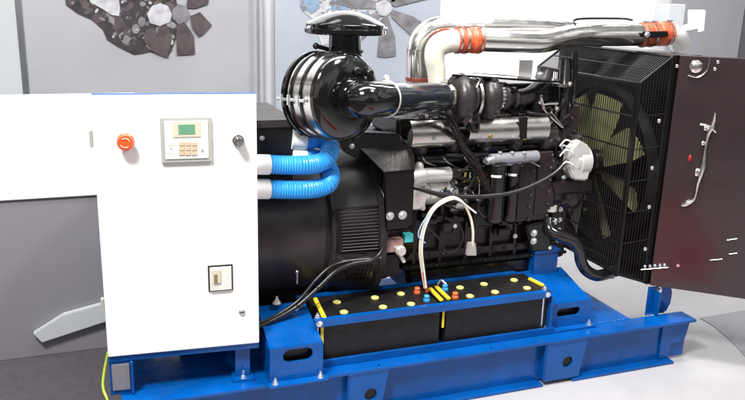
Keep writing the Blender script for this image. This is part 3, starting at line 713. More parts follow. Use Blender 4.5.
# ================================================================== TURBO
tu = thing('turbocharger', 'dark cast snail shaped turbocharger under the black plate', 'turbocharger', tuple(P(478, 105, 2.78)))
def volute(b, c, R, r0, r1, axis='X', st=0.):
    n = 34; rs = []
    for i in range(n+1):
        t = st+2*PI*i/n; rr = r0+(r1-r0)*i/n
        cc = c+V((0, math.cos(t), math.sin(t)))*R; rad = V((0, math.cos(t), math.sin(t)))
        rs.append([cc+(rad*math.cos(a_)+V((1, 0, 0))*math.sin(a_))*rr for a_ in [2*PI*j/18 for j in range(18)]])
    b.rings(rs); return b
c1 = P(459, 97, 2.76)
k = B(); volute(k, c1, .064, .026, .046, st=-1.2); k.lathe(c1+V((-.055, 0, 0)), (1, 0, 0), [(0, .046), (.004, .05), (.02, .05), (.024, .06), (.075, .062), (.08, .072), (.095, .072), (.10, .05)], 36)
part('compressor_housing', k, cast, tu)
c2 = P(487, 96, 2.78)
k = B(); volute(k, c2, .052, .030, .050, st=-.6); k.lathe(c2+V((-.06, 0, 0)), (1, 0, 0), [(0, .045), (.12, .05), (.124, .058), (.14, .058), (.145, .04)], 36); k.lathe(c1+V((.045, 0, 0)), (1, 0, 0), [(0, .07), (.012, .07), (.014, .055), (.03, .05)], 36)
part('turbine_housing', k, cast, tu)
k = B(); k.tube([P(505, 98, 2.79), P(518, 98, 2.80), P(530, 95, 2.81), P(540, 86, 2.84), P(545, 72, 2.88)], .036, n=24)
for x_, y_ in ((505, 98), (513, 98)): k.lathe(P(x_, y_, 2.79), (1, 0, 0), [(-.006, .046), (.006, .046)], 30)
part('exhaust_elbow', k, cast, tu)
k = B()
for i in range(8):
    t = i*PI/4; k.bolt(c1+V((.03, math.cos(t)*.063, math.sin(t)*.063)), (-1, 0, 0), .007, .007, False)
k.tube([P(470, 84, 2.70), P(473, 100, 2.68), P(470, 122, 2.70)], .005, n=8); part('clamp_band', k, steel, tu)
part('v_band_clamp', B().lathe(P(474, 97, 2.77), (1, 0, 0), [(-.008, .070), (-.006, .079), (.006, .079), (.008, .070)], 40), steel, tu)
for i in range(9):
    t = PI*.55+i*PI*.1
    part('housing_bolt', B().bolt(c2+V((.062, math.cos(t)*.05, math.sin(t)*.05)), (-1, 0, 0), .007, .014, False), zinc, tu)
part('scroll_rib', B().lathe(c1+V((-.004, 0, 0)), (1, 0, 0), [(-.004, .07), (-.003, .094), (.003, .094), (.004, .07)], 48), cast, tu)
for x_, y_ in ((450, 82), (449, 112), (470, 115), (494, 80), (497, 112)): part('casting_boss', B().bolt(P(x_, y_, 2.655), (-.2, -1, 0), .008, .02), cast, tu)
part('oil_line', B().tube([P(476, 88, 2.67), P(480, 80, 2.70), P(484, 78, 2.76)], .005, n=10), steel, tu)
part('oil_line', B().tube([P(477, 112, 2.69), P(479, 122, 2.71), P(476, 134, 2.74), P(478, 146, 2.78)], .007, n=10), black, tu)
p = [P(x_, y_, 2.68) for x_, y_ in [(471, 78), (476, 82), (472, 118), (465, 127), (463, 122), (469, 110)]]
part('wastegate_bracket', B().prism(p, (0, .006, 0), .001), cast, tu)
k = B(); k.lathe(P(476, 124, 2.74), (.4, -.6, .3), [(-.03, .035), (-.004, .038), (.0, .036), (.01, .02)], 28); k.tube([P(470, 118, 2.74), P(478, 112, 2.74), P(484, 106, 2.76)], .016, n=12); part('actuator', k, cast, tu)
pl = part('top_plate', B().prism([P(452, 74, 2.72), P(502, 77.5, 2.72), P(535, 80, 2.72), P(562, 81, 2.72), P(562, 79, 2.80), P(535, 78, 2.80), P(502, 74.5, 2.80), P(455, 71.5, 2.80)], (0, 0, -.008), .001), blkgloss, tu)
k = B(); k.box(P(519, 74, 2.85).x, P(532, 74, 2.85).x, 2.85, 2.856, P(525, 79, 2.85).z, P(525, 60, 2.85).z, .001); part('tab', k, white, pl)
k = B(); k.bolt(P(540, 75, 2.72), (0, -1, 0), .012, .012); part('bolt', k, zinc, pl)
part('breather_box', B().box(P(438, 100, 3.0).x, P(566, 100, 3.0).x, 2.99, 3.2, 1.10, P(500, 83, 3.0).z, .01, 3), black, en)
# ================================================================== CHARGE PIPES
rp = px(12.5, 2.9)
cp1 = thing('charge_air_pipe', 'polished steel pipe with cream elbow and orange sleeves, nearer one above turbocharger', 'pipe', tuple(P(440, 75, 2.85)), 'polished air pipes over the engine')
part('elbow', B().tube([P(437, 84, 2.80), P(436, 70, 2.80), P(434.5, 58, 2.80), P(436, 49, 2.80), P(442, 43.5, 2.80), P(451, 41.3, 2.80), P(460, 41, 2.80)], lambda t: .035+.011*min(1, t*1.6), n=36), cream, cp1)
part('steel_pipe', B().tube([P(476, 40.5, 2.80), P(510, 41.5, 2.80), P(540, 42, 2.81), P(556, 39, 2.83), P(575, 35.5, 2.86), P(600, 35, 2.88), P(644, 35, 2.88)], lambda t: .044+.006*t, n=40, sub=8), chrome, cp1)
def sleeve(x0_, x1_, y0_, y1_, Y, r_, cm=steel):
    a = P(x0_, y0_, Y); c = P(x1_, y1_, Y); d = (c-a); L_ = d.length; pr = []
    n = 26
    for i in range(n+1): pr.append((L_*i/n, r_+.0035*abs(math.sin(i/n*PI*3.5))+.002*random.random()))
    o = part('orange_sleeve', B().lathe(a, d, pr, 40), orange, cp1)
    for f_ in (.08, .36, .9):
        part('clamp', B().lathe(a+d*f_, d, [(-.004, r_+.0035), (-.0035, r_+.007), (.0035, r_+.007), (.004, r_+.0035)], 40), cm, o)
    k = B()
    for f_ in (.08, .36, .9):
        q = a+d*f_; k.cyl(q+V((-.012, -.01, r_+.010)), q+V((.016, -.02, r_+.010)), .006, n=10)
    part('clamp_screw', k, zinc, o); return o
sleeve(455, 480, 40.3, 40.5, 2.80, .048); o2 = sleeve(640, 668, 35, 33.5, 2.88, .051)
part('black_strap', B().prism([P(x_, y_, 2.815) for x_, y_ in [(643, 31.5), (668, 31), (669, 36.5), (645, 38.5)]], (0, .008, 0), .002), blkgloss, o2)
part('strap_bolt', B().bolt(P(647, 34.5, 2.815), (0, -1, 0), .011, .009), zinc, o2)
part('outlet', B().tube([P(666, 33.5, 2.88), P(676, 36, 2.88), P(680, 44, 2.9)], .046, n=32), alubright, cp1)
cp2 = thing('charge_air_pipe', 'polished steel pipe bending down behind the cream elbow, farther one', 'pipe', tuple(P(416, 90, 3.0)), 'polished air pipes over the engine')
part('steel_pipe', B().tube([P(418, 78, 3.0), P(417.5, 62, 3.0), P(418, 50, 3.0), P(422, 39, 3.0), P(430, 31, 3.0), P(441, 27.8, 3.0), P(456, 27.5, 3.0), P(500, 27.5, 3.0), P(550, 29.5, 3.0), P(575, 33, 3.02), P(600, 37, 3.05)], .049, n=40, sub=8), chrome, cp2)
k = B(); k.lathe(P(418, 79, 3.0), (0, 0, 1), [(-.007, .054), (.007, .054)], 36); part('red_gasket', k, mat('red_gasket', (.16, .03, .02), .4), cp2)
part('pipe_base', B().cyl(P(418, 100, 3.0), P(418, 80.5, 3.0), .05, n=30), steel, cp2)
k = B(); k.lathe(P(418, 50, 3.0), (0.0, 0, 1), [(-.003, .0505), (.003, .0505)], 36); part('weld_seam', k, steel, cp2)
part('hanger_rod', B().tube([P(575, 25, 2.80), P(578, 19, 2.82), P(620, 18.5, 2.9), P(632, 20, 2.95)], .005, n=8), black, cp2)
# white bracket behind right end
wb = part('white_bracket', B().prism([P(x_, y_, 3.1) for x_, y_ in [(664, 28), (683, 27), (692, 24), (692, 10), (706, 10), (704, 31), (699, 32.5), (698, 29), (686, 31), (686, 38), (674, 40), (664, 38)]], (0, .03, 0), .002), white)
tag(wb, 'small white stepped bracket beside the grey partition wall', 'bracket')
wb2 = part('white_box', B().box(P(668, 20, 3.3).x, P(684, 20, 3.3).x, 3.3, 3.4, P(675, 26, 3.3).z, P(675, 4, 3.3).z, .004), alp)
tag(wb2, 'pale blue grey box above the second orange sleeve', 'box')
# ================================================================== AIR CLEANER
ac = thing('air_cleaner', 'polished round air filter with black bands and mushroom shaped black cap', 'air filter', tuple(P(345, 140, 2.8)))
N_ = P(350, 97.5, 2.56); Fc = P(315, 94.5, 2.735); ax = (Fc-N_); L_ = ax.length; R_ = .157
part('drum', B().lathe(N_, ax, [(.03, R_*.96), (.035, R_*.99), (L_-.03, R_*.99), (L_-.03, R_*.95)], 72), chrome, ac)
part('end_cover', B().lathe(N_, ax, [(.034, R_*1.015), (.02, R_*1.02), (.012, R_*1.0), (.0, R_*.93), (-.012, R_*.80), (-.018, R_*.62), (-.018, R_*.45), (-.022, R_*.42)], 72), blkgloss, ac)
part('rear_cover', B().lathe(N_, ax, [(L_-.016, R_*1.0), (L_-.012, R_*1.03), (L_-.0, R_*1.03), (L_+.02, R_*.88)], 72), blkgloss, ac)
for f_ in (.46, .74):
    part('band', B().lathe(N_, ax, [(L_*f_-.006, R_*.995), (L_*f_-.005, R_*1.025), (L_*f_+.005, R_*1.025), (L_*f_+.006, R_*.995)], 72), blkgloss, ac)
xx, yy_, aa_ = frame(ax)
left = V((-1, 0, -.05)); left = (left-aa_*left.dot(aa_)).normalized()
k = B()
for f_ in (.46, .74, .95):
    c = N_+ax*f_+left*(R_*1.03); k.cyl(c+V((-.004, 0, -.018)), c+V((-.004, 0, .018)), .007, n=10); k.cyl(c-aa_*.03, c+aa_*.03, .006, n=10)
part('latch', k, zinc, ac)
# neck/elbow outlet
cE = N_-ax.normalized()*.015
k = B(); k.lathe(cE, -ax, [(0, R_*.45), (.02, R_*.44), (.04, R_*.42)], 40)
k.tube([cE-ax.normalized()*.0, cE-ax.normalized()*.03+V((.01, 0, 0)), P(362, 100, 2.46), P(374, 99.5, 2.47), P(386, 99, 2.50)], lambda t: .064, n=36)
part('outlet_elbow', k, blkgloss, ac)
part('outlet_collar', B().lathe(P(385, 99, 2.50), P(392, 99, 2.52)-P(385, 99, 2.50), [(0, .063), (.003, .067), (.009, .067), (.011, .063)], 40), alubright, ac)
ip = part('intake_pipe', B().tube([P(388, 99, 2.505), P(405, 98.5, 2.57), P(425, 97.5, 2.66), P(444, 97, 2.73)], lambda t: .062-.006*t, n=40), mat('dark_blue_black_gloss', (.016, .020, .026), .10, coat=.8, bump=.05, bs=20), ac)
part('intake_collar', B().lathe(P(443, 97, 2.725), P(448, 97, 2.74)-P(443, 97, 2.725), [(0, .058), (.003, .062), (.012, .062), (.015, .058)], 40), steel, ac)
k = B()
for x_, y_ in ((356, 71), (369, 73)): k.lathe(P(x_, y_, 2.56), (0, -1, .15), [(0, .014), (.016, .013), (.02, .008)], 18)
part('sensor', k, satin, ac)
part('warning_rim', B().lathe(P(386, 78, 2.56), (0, -1, .2), [(0, .012), (.01, .01)], 14), alu, ac)
# cap
cc = P(345, 46, 2.75); cz = lambda y_: P(345, y_, 2.75).z
nk = part('neck', B().lathe(V((cc.x, cc.y, cz(62))), (0, 0, 1), [(0, .066), (cz(54)-cz(62), .066), (cz(53)-cz(62), .062), (cz(32)-cz(62), .060)], 40), blkgloss, ac)
part('neck_clamp', B().lathe(V((cc.x, cc.y, cz(51))), (0, 0, 1), [(-.006, .064), (-.005, .069), (.005, .069), (.006, .064)], 40), satin, ac)
k = B(); q = V((cc.x-.07, cc.y-.01, cz(49))); k.cyl(q, q+V((-.05, -.01, .012)), .008, n=12); k.ball(q+V((-.05, -.01, .012)), .012); part('clamp_screw', k, satin, ac)
z0_ = cz(30)
part('rain_cap', B().lathe(V((cc.x, cc.y, z0_)), (0, 0, 1), [(-.014, .05), (-.014, .147), (-.009, .153), (.004, .153), (.006, .148), (.010, .147), (.012, .149), (.022, .148), (.028, .142), (.044, .112), (.058, .080), (.067, .045), (.071, .015), (.0715, .001)], 72), blkgloss, ac)
k = B()
for t in (0.2, -.35, PI-.2): k.bolt(V((cc.x+.15*math.cos(t), cc.y-abs(.15*math.sin(t)), z0_+.008)), (math.cos(t), -abs(math.sin(t)), 0), .006, .008)
part('cap_clip', k, zinc, ac)
# under-straps of drum
k = B(); b0 = P(303, 128, 2.72); k.box(b0.x-.02, b0.x+.09, 2.68, 2.90, P(300, 134, 2.72).z, P(300, 130, 2.72).z, .003); k.prism([P(296, 112, 2.72), P(299, 112, 2.72), P(301, 131, 2.72), P(298, 131, 2.72)], (0, .02, 0), .001); k.prism([P(307, 112, 2.70), P(310, 113, 2.70), P(311, 132, 2.70), P(308, 132, 2.70)], (0, .02, 0), .001)
part('mounting_strap', k, satin, ac)
# ================================================================== RADIATOR
ra = thing('radiator', 'tall black radiator with wire mesh guard and dark glossy open door', 'radiator', (2.4, 3.0, .21))
RX = 2.36; GX = 2.20; RN = 2.60; RF = 3.42
zt = P(675, 55, RN).z; zb = P(645, 285, RN).z; gz = P(642, 84, 2.6).z; gb = P(622, 275, RN).z
part('core', B().box(RX+.03, RX+.12, RN+.04, RF, zb+.04, zt-.04, .0), satin, ra)
k = B()
k.box(RX, RX+.14, RN, RN+.038, zb, zt, .003); k.box(RX, RX+.14, RF+.001, RF+.04, zb, zt, .003); k.box(RX, RX+.14, RN+.0385, RF, zt-.039, zt, .003); k.box(RX, RX+.14, RN+.0385, RF, zb, zb+.039, .003)
part('side_frame', k, black, ra)
k = B()
for i in range(70):
    z_ = zb+.05+i*(zt-zb-.1)/70; k.box(RX+.024, RX+.0295, RN+.04, RF-.001, z_, z_+.004, 0)
part('core_fins', k, satin, ra)
# shroud ring
part('fan_shroud', B().lathe((RX-.055, 3.0, .83), (1, 0, 0), [(0, .375), (0, .385), (.05, .40), (.05, .39), (.0005, .375)], 64, cap=False), mat('matt_black', (.006, .0055, .006), .7, spec=.15), ra)
# guard frame bars
gf = B(); br_ = .006
def bar(a, b_, r_=br_): gf.cyl(a, b_, r_, n=8)
GY0, GY1 = RN+.015, RF-.02
gb2 = P(590, 250, 3.0).z
cnr = [V((GX, GY0, gb)), V((GX, GY0, gz)), V((RX-.002, GY0, zt-.008)), V((RX-.002, GY0, zb+.01))]
for a, b_ in zip(cnr, cnr[1:]+cnr[:1]): bar(a, b_)
off = V((0, GY1-GY0, 0))
for c in cnr: bar(c, c+off)
for a, b_ in zip(cnr, cnr[1:]+cnr[:1]): bar(a+off, b_+off)
gf.box(GX-.006, GX+.004, GY0-.006, GY0+.016, gb-.01, gz, .001); gf.box(GX-.005, GX+.003, GY0+.0, GY1, gz-.012, gz+.004, .001)
for i in range(1, 6):
    z_ = gb+(gz-gb)*i/6
    bar(V((GX, GY0, z_)), V((GX, GY1, z_)), .004); bar(V((GX, GY0, z_)), V((RX, GY0, z_+.01)), .003)
bar(V(((GX+RX)/2, GY0, (gz+zt)/2-.004)), V(((GX+RX)/2, GY1, (gz+zt)/2-.004)), .003)
gd = part('guard_frame', gf, satin, ra)
k = B()
def wire(a, b_, r_=.0024): k.lathe(a, b_-a, [(0, r_), ((b_-a).length, r_)], 5)
y = GY0+.012
while y < GY1:
    wire(V((GX, y, gb)), V((GX, y, gz))); wire(V((GX, y, gz)), V((RX, y, zt-.01))); wire(V((GX, y, gb)), V((RX, y, zb+.02)), .0021); y += .0155
x = GX+.011
while x < RX:
    f_ = (x-GX)/(RX-GX); wire(V((x, GY0, gb+(zb-gb)*f_)), V((x, GY0, gz+(zt-gz)*f_)), .0019); x += .0155
part('guard_mesh', k, satin, gd)
# glossy door panel hinged at the near corner
hd = V((RX+.01, RN-.012, 0)); ang = math.radians(-41)
dx = V((math.cos(ang), math.sin(ang), 0)); dn = V((-dx.y, dx.x, 0))
DM = Matrix.Translation(V((hd.x, hd.y, zb))) @ Matrix(((dx.x, dn.x, 0), (dx.y, dn.y, 0), (0, 0, 1))).to_4x4()
DW = .62
dr = part('door', B().box(0, DW, -.004, .022, .002, zt-zb, .003, 2, DM), panelgl, ra)
def dinv(x_, y_):
    d = ray(x_, y_); p0 = DM @ V((0, -.004, 0)); t = (p0-EYE).dot(dn)/d.dot(dn); p = EYE+d*t; q = DM.inverted() @ p; return q.x, q.z
def dp(x_, y_, d=0): u, v = dinv(x_, y_); return DM @ V((u, -.004-d, v))
nn = -dn
k = B()
for x_, y_ in ((659, 121), (652, 168), (649, 207), (645, 249)): k.lathe(P(x_, y_, RN-.014), (0, -1, 0), [(0, .010), (.004, .009), (.008, .004)], 16)
part('rivet', k, zinc, ra)
k = B()
for i, x_ in enumerate((643.5, 648.5, 653.5, 658.5, 663)): k.lathe(dp(x_+1.5, 266.3-.35*i, 0), nn, [(0, .0075), (.004, .0065), (.006, .003)], 12)
k.tube([dp(641, 269.5, .002), dp(668, 267.2, .002)], .0016, n=6); k.lathe(dp(678, 265.5), nn, [(0, .0075), (.004, .0065)], 12)
part('hinge_rivets', k, zinc, dr)
# unseen red sheet, added and shaped to tint the reflection low in the door
hits = []
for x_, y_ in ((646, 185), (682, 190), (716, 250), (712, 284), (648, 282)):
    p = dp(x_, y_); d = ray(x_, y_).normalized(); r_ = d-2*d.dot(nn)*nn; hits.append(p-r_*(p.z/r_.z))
struct('red_reflection_sheet', B().prism([V((h.x, h.y, .0005)) for h in hits], (0, 0, .004)), mat('red_reflection_sheet', (.50, .01, .014), .9))
# chrome shapes added on the door as its reflections of another engine
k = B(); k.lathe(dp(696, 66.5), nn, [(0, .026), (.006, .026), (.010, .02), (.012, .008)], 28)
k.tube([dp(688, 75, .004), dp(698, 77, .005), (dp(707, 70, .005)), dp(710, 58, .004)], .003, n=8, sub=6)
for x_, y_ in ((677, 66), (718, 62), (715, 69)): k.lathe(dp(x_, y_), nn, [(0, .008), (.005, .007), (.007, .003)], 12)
part('round_reflection', k, chrome, dr)
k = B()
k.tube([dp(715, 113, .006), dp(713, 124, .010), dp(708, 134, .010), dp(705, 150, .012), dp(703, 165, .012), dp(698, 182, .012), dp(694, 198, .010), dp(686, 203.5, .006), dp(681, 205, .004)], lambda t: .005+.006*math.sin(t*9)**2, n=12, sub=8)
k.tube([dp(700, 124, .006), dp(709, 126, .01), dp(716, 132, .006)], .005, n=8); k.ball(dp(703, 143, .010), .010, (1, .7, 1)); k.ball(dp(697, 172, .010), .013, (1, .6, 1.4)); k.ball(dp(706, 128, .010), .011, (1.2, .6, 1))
part('chrome_reflection', k, chrome, dr)  # reflected engine parts modelled as chrome tubes and blobs
part('red_reflection', B().ball(dp(690, 158, .006), .012, (.8, .4, 1.3)), mat('dark_red', (.35, .02, .03), .25), dr)  # red spot of the reflected engine, modelled as a blob
k = B(); k.tube([dp(710, 260, .002), dp(722, 259, .002)], .0018, n=6); k.tube([dp(727, 240, .002), dp(737, 238.5, .002)], .0018, n=6); k.tube([dp(729, 254, .002), dp(737, 253, .002)], .0014, n=6); part('streak_reflection', k, zinc, dr).name = 'reflection_streak'  # thin reflection streaks built as raised strips
# ---- cooling fan
fc = V((GX+.085, 3.0, .83))
fa = thing('cooling_fan', 'pale olive bladed cooling fan behind the black wire guard', 'fan', tuple(fc))
part('hub', B().lathe(fc+V((-.03, 0, 0)), (1, 0, 0), [(0, .05), (.004, .075), (.05, .08), (.055, .04)], 40), black, fa)
for i in range(8):
    t = 2*PI*i/8+.25
    rad = V((0, math.cos(t), math.sin(t))); tan_ = V((0, -math.sin(t), math.cos(t)))
    k = B(); rs = []
    for j in range(9):
        r_ = .07+.285*j/8; wd = .035+.036*min(1, j/5); tw = .62-.25*j/8
        ch = tan_*math.cos(tw)+V((1, 0, 0))*math.sin(tw); nm = rad.cross(ch)
        c = fc+rad*r_
        rs.append([c-ch*wd+nm*.0, c-ch*wd*.4+nm*.012, c+ch*wd*.4+nm*.012, c+ch*wd, c+ch*wd*.4+nm*.009, c-ch*wd*.4+nm*.009])
    k.rings(rs); part('blade', k, fanp, fa)
part('fan_shaft', B().cyl(V((X1+.0805, 3.0, .83)), fc+V((-.031, 0, 0)), .045, n=24), black, fa)
# ---- lower hose
hs = thing('radiator_hose', 'thick glossy black hose curving down from the engine to the radiator', 'hose', tuple(P(585, 270, 2.70)))
part('hose', B().tube([P(x_, y_, Y_) for x_, y_, Y_ in [(549, 220, 2.78), (550, 230, 2.75), (560, 236, 2.72), (572, 241, 2.71), (579, 250, 2.70), (581, 261, 2.70), (586, 270, 2.70), (596, 275.5, 2.70), (606, 274, 2.72), (618, 270, 2.76), (632, 268, 2.8)]], .027, n=28, sub=8), mat('gloss_rubber', (.010, .009, .010), .16, coat=.3, var=.2), hs)
k = B(); k.lathe(P(611, 272.5, 2.74), (1, .2, .2), [(-.006, .030), (.006, .030)], 24); part('clamp', k, zinc, hs)
# ================================================================== BLUE CORRUGATED HOSES
rf = lambda i: 1+.055*math.sin(i*2*PI/4.4)
def blue_hose(y0_, yb, label, Yb, xs, rad=.034):
    a = P(257, y0_, 2.64); t = thing('corrugated_hose', label, 'hose', tuple(a), 'blue corrugated cable hoses')
    Yf = 2.64
    path = [P(270, y0_, Yf), P(285, y0_+.6, Yf), P(303, y0_+.6, Yf+.0), P(318, y0_-1, Yf+.02)]+[P(x_, y_, Y_) for x_, y_, Y_ in xs]+[P(304, yb, Yb)]
    part('hose', B().tube(path, rad, n=28, rf=rf, sub=12), bhose, t)
    part('white_socket', B().lathe(P(254, y0_, Yf), P(271, y0_, Yf)-P(254, y0_, Yf), [(0, .037), (.055, .037), (.058, .035)], 32), wplastic, t)
    part('white_socket', B().lathe(P(291, yb-1, Yb), P(306, yb, Yb)-P(291, yb-1, Yb), [(0, .038), (.055, .038), (.058, .036)], 32), wplastic, t)
blue_hose(164.5, 140.5, 'upper bright blue corrugated hose looping from cabinet to terminal box', 2.745, [(328, 157, 2.67), (329.5, 146, 2.71), (320, 139.5, 2.74)])
blue_hose(189, 157, 'lower bright blue corrugated hose looping under the other one', 2.75, [(328, 184, 2.67), (331, 174, 2.71), (323, 160, 2.74)])
# ---- black cables by alternator
cb_ = thing('power_cable', 'black cables running from the cabinet up around the alternator vent', 'cable', tuple(P(262, 326, 2.60)))
part('cable', B().tube([P(x_, y_, Y_) for x_, y_, Y_ in [(252, 330, 2.60), (270, 322, 2.60), (295, 308, 2.61), (318, 288, 2.62), (335, 272, 2.63), (352, 264, 2.64), (372, 260, 2.65), (383, 248, 2.66), (387, 225, 2.67), (385, 200, 2.69), (378, 184, 2.74)]], .0088, n=14), cable, cb_)
part('cable', B().tube([P(x_, y_, Y_) for x_, y_, Y_ in [(252, 325, 2.62), (272, 318, 2.62), (298, 301, 2.63), (316, 280, 2.64), (332, 266, 2.65), (350, 261, 2.66), (368, 257, 2.68)]], .0070, n=12), cable, cb_)
part('cable', B().tube([P(x_, y_, Y_) for x_, y_, Y_ in [(252, 328, 2.66), (282, 320, 2.66), (296, 311, 2.66), (310, 296, 2.66)]], .0055, n=12), mat('grey_cable', (.16, .16, .17), .4), cb_)
k = B(); k.lathe(P(318, 288, 2.62), P(320, 286, 2.62)-P(316, 290, 2.62), [(-.003, .0125), (.003, .0125)], 14); k.lathe(P(298, 306, 2.61), (1, 0, 1), [(-.003, .0125), (.003, .0125)], 14); part('cable_tie', k, satin, cb_)
k = B(); k.tube([P(266, 321, 2.64), P(280, 316, 2.64), P(290, 313, 2.64)], .010, n=14); k.bolt(P(286, 312, 2.63), (0, 0, 1), .01, .008); part('cable_gland', k, steel, cb_)
# ================================================================== BATTERIES
BZ0, BZ1 = .222, .400; BY0, BY1 = 2.560, 2.785
def bat(xa, xb, label):
    t = thing('battery', label, 'battery', ((xa+xb)/2, (BY0+BY1)/2, BZ0), 'truck batteries in the blue rack')
    part('case', B().box(xa, xb, BY0, BY1, BZ0, BZ1-.028, .006, 3), battery, t)
    part('lid', B().box(xa-.002, xb+.002, BY0-.002, BY1+.002, BZ1-.0275, BZ1, .005, 3), battery, t)
    return t
A_ = bat(.795, 1.292, 'left black battery in the blue rack with yellow caps')
B_ = bat(1.318, 1.815, 'right black battery in the blue rack with yellow caps')
def caps(t, pts):
    for x_, y_ in pts:
        c = PZ(x_, y_, BZ1+.003); part('cap', B().lathe((c.x, c.y, BZ1+.0005), (0, 0, 1), [(0, .0165), (.004, .0165), (.006, .014), (.006, .008), (.0045, .007)], 24), paleyel, t)
caps(A_, [(344, 312), (337, 302), (383, 307), (375, 297.6), (411, 304), (401, 293.7)])
caps(B_, [(495, 292), (484, 284), (527, 288), (514, 280), (470, 296), (460, 287.5)])
def strip(t, x0_, y0_, x1_, y1_, label=None):
    a = PZ(x0_, y0_, BZ1); c = PZ(x1_, y1_, BZ1); d = (c-a).normalized(); n_ = V((-d.y, d.x, 0))*.0085
    part('edge_guard', B().prism([V((p.x, p.y, BZ1+.0005)) for p in (a-n_, c-n_, c+n_, a+n_)], (0, 0, .012), .003), yellow, t)
strip(A_, 315, 300, 325, 321); strip(A_, 430, 290, 441.5, 302); strip(B_, 436, 288, 449, 300.5); strip(B_, 529, 280, 543, 287)
def term(t, x_, y_, m, n_='terminal'):
    c = PZ(x_, y_+4, BZ1); part(n_, B().lathe((c.x, c.y, BZ1+.0005), (0, 0, 1), [(0, .014), (.008, .014), (.010, .011), (.022, .012), (.025, .009)], 18), m, t)
term(A_, 417, 289, redp); term(A_, 426.5, 297, cyan); term(B_, 445, 286, cyan); term(B_, 455, 294, redp)
part('leg_strap', B().box(P(322, 335, BY0-.004).x-.006, P(322, 335, BY0-.004).x+.006, BY0-.0075, BY0-.003, .30, .395, .001), yellow, A_)
part('leg_strap', B().box(1.298, 1.308, BY0-.006, BY0-.002, .30, .39, .001), yellow, A_)
k = B(); k.tube([P(438, 284, 2.70), P(441, 280, 2.72), P(446, 284, 2.70)], .004, n=8); part('link_wire', k, zinc, B_)
rk = thing('battery_rack', 'blue steel clamp bar and tray holding two batteries', 'rack', (1.3, 2.65, .21))
yb_ = 2.532; xa, xb = P(315, 320, yb_).x, P(549, 292, yb_).x
part('front_bar', B().box(xa, xb, yb_, yb_+.005, .382, .412, .001), blue, rk)
part('front_bar_lip', B().box(xa, xb, yb_+.0055, yb_+.024, .407, .412, .001), blue, rk)
part('rear_bar', B().box(xa, xb, BY1+.006, BY1+.03, .395, .405, .001), blue, rk)
part('end_bar', B().box(xa-.008, xa-.002, yb_, BY1+.03, .385, .41, .001), blue, rk) if False else None
part('tray', B().box(.775, 1.83, 2.545, BY1+.02, ZT+.001, BZ0-.001, .002), blue, rk)
part('tray_lip', B().box(.775, 1.83, 2.533, 2.544, ZT+.001, .240, .001), blue, rk)
for X in (xa+.018, xb-.004):
    k = B(); k.bolt((X, yb_-.0005, .398), (0, -1, 0), .009, .008); k.cyl((X, yb_+.028, .24), (X, yb_+.028, .43), .0045, n=10); k.bolt((X, yb_+.028, .412), (0, 0, 1), .009, .009); part('tie_rod', k, zinc, rk)
part('post', B().box(xb+.02, xb+.03, 2.535, 2.62, ZT+.001, .385, .001), blue, rk)
# ================================================================== LIGHT
wd = bpy.data.worlds.new('World'); S.world = wd; wd.use_nodes = True; nt = wd.node_tree; N = nt.nodes; L = nt.links
bg = N['Background']; tc = N.new('ShaderNodeTexCoord'); sx = N.new('ShaderNodeSeparateXYZ'); L.new(tc.outputs['Generated'], sx.inputs[0])
cr = N.new('ShaderNodeValToRGB'); L.new(sx.outputs['Z'], cr.inputs[0])
e = cr.color_ramp.elements; e[0].position = 0; e[0].color = (.30, .30, .31, 1); e[1].position = 1; e[1].color = (.75, .76, .80, 1)
x_ = e.new(.12); x_.color = (.12, .115, .12, 1); x_ = e.new(.45); x_.color = (.35, .35, .37, 1)
vo = N.new('ShaderNodeTexVoronoi'); vo.inputs['Scale'].default_value = 5.5; L.new(tc.outputs['Generated'], vo.inputs['Vector'])  # bright spots added overhead, like hall lamps, for gloss to reflect
r2_ = N.new('ShaderNodeValToRGB'); L.new(vo.outputs['Distance'], r2_.inputs[0]); r2_.color_ramp.elements[0].position = .12; r2_.color_ramp.elements[0].color = (7, 7, 7, 1); r2_.color_ramp.elements[1].position = .20; r2_.color_ramp.elements[1].color = (0, 0, 0, 1)
mk = N.new('ShaderNodeMath'); mk.operation = 'GREATER_THAN'; mk.inputs[1].default_value = .35; L.new(sx.outputs['Z'], mk.inputs[0])
ml = N.new('ShaderNodeVectorMath'); ml.operation = 'SCALE'; L.new(r2_.outputs[0], ml.inputs[0]); L.new(mk.outputs[0], ml.inputs['Scale'])
ad = N.new('ShaderNodeVectorMath'); ad.operation = 'ADD'; L.new(cr.outputs[0], ad.inputs[0]); L.new(ml.outputs[0], ad.inputs[1]); L.new(ad.outputs[0], bg.inputs[0])
# bright and dim patches added round the horizon for metal and gloss to reflect
v3 = N.new('ShaderNodeTexVoronoi'); v3.inputs['Scale'].default_value = 3.4; L.new(tc.outputs['Generated'], v3.inputs['Vector'])
s3 = N.new('ShaderNodeSeparateXYZ'); L.new(v3.outputs['Color'], s3.inputs[0])
c3 = N.new('ShaderNodeValToRGB'); c3.color_ramp.interpolation = 'CONSTANT'; L.new(s3.outputs['X'], c3.inputs[0])
c3.color_ramp.elements[0].color = (.02, .02, .02, 1); c3.color_ramp.elements[1].position = .45; c3.color_ramp.elements[1].color = (.45, .45, .46, 1)
q3 = c3.color_ramp.elements.new(.72); q3.color = (1.9, 1.87, 1.82, 1)
b3 = N.new('ShaderNodeValToRGB'); L.new(sx.outputs['Z'], b3.inputs[0]); ee = b3.color_ramp.elements
ee[0].position = .0; ee[0].color = (0, 0, 0, 1); ee[1].position = .7; ee[1].color = (0, 0, 0, 1); q3 = ee.new(.04); q3.color = (1, 1, 1, 1); q3 = ee.new(.45); q3.color = (1, 1, 1, 1)
m3 = N.new('ShaderNodeVectorMath'); m3.operation = 'MULTIPLY'; L.new(c3.outputs[0], m3.inputs[0]); L.new(b3.outputs[0], m3.inputs[1])
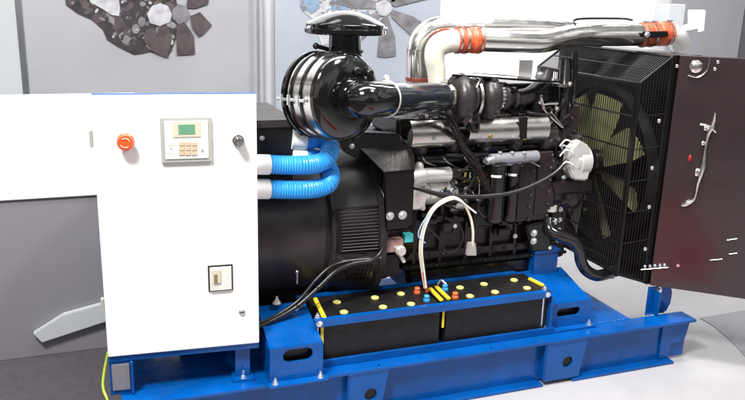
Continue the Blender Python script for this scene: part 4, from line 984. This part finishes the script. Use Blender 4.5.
a3 = N.new('ShaderNodeVectorMath'); a3.operation = 'ADD'; L.new(ad.outputs[0], a3.inputs[0]); L.new(m3.outputs[0], a3.inputs[1])
# red glow added for the door's reflection, now set to black
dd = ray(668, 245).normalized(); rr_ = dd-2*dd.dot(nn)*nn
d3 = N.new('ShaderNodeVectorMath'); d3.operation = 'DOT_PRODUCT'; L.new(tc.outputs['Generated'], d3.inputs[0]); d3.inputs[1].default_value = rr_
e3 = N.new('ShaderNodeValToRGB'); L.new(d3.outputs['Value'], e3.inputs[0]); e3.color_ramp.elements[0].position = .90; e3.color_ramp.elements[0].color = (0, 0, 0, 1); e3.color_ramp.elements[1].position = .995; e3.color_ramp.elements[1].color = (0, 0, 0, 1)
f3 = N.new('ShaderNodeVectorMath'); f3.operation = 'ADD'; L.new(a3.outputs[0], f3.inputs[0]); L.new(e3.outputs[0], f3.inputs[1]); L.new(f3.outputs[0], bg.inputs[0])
bg.inputs[1].default_value = .42
def area(name, loc, tgt, sx_, sy_, pw, col=(1, 1, 1)):
    l = bpy.data.lights.new(name, 'AREA'); l.shape = 'RECTANGLE'; l.size = sx_; l.size_y = sy_; l.energy = pw; l.color = col
    o = bpy.data.objects.new(name, l); COL.objects.link(o); o.location = loc; o.rotation_euler = (V(tgt)-V(loc)).to_track_quat('-Z', 'Y').to_euler()
area('hall_lamp', (-1.0, .8, 4.1), (.6, 2.7, .8), .7, .7, 300, (1, .98, .95))
area('hall_lamp', (2.4, 1.4, 4.0), (1.8, 2.8, .3), .5, .5, 115, (1, .98, .96))
area('ceiling_lamp', (1.2, 2.4, 3.7), (1.2, 2.7, 0), 3.0, .4, 110, (.97, .98, 1))
area('wall_lamp', (2.8, 3.6, 3.4), (2.6, 4.9, 1.6), 1.8, .4, 55)
area('wall_lamp', (.2, 3.9, 3.4), (.2, 4.9, 1.4), 1.8, .4, 9)
S.view_settings.view_transform = 'Standard'; S.view_settings.look = 'None'; S.view_settings.exposure = 0.0; S.view_settings.gamma = 1
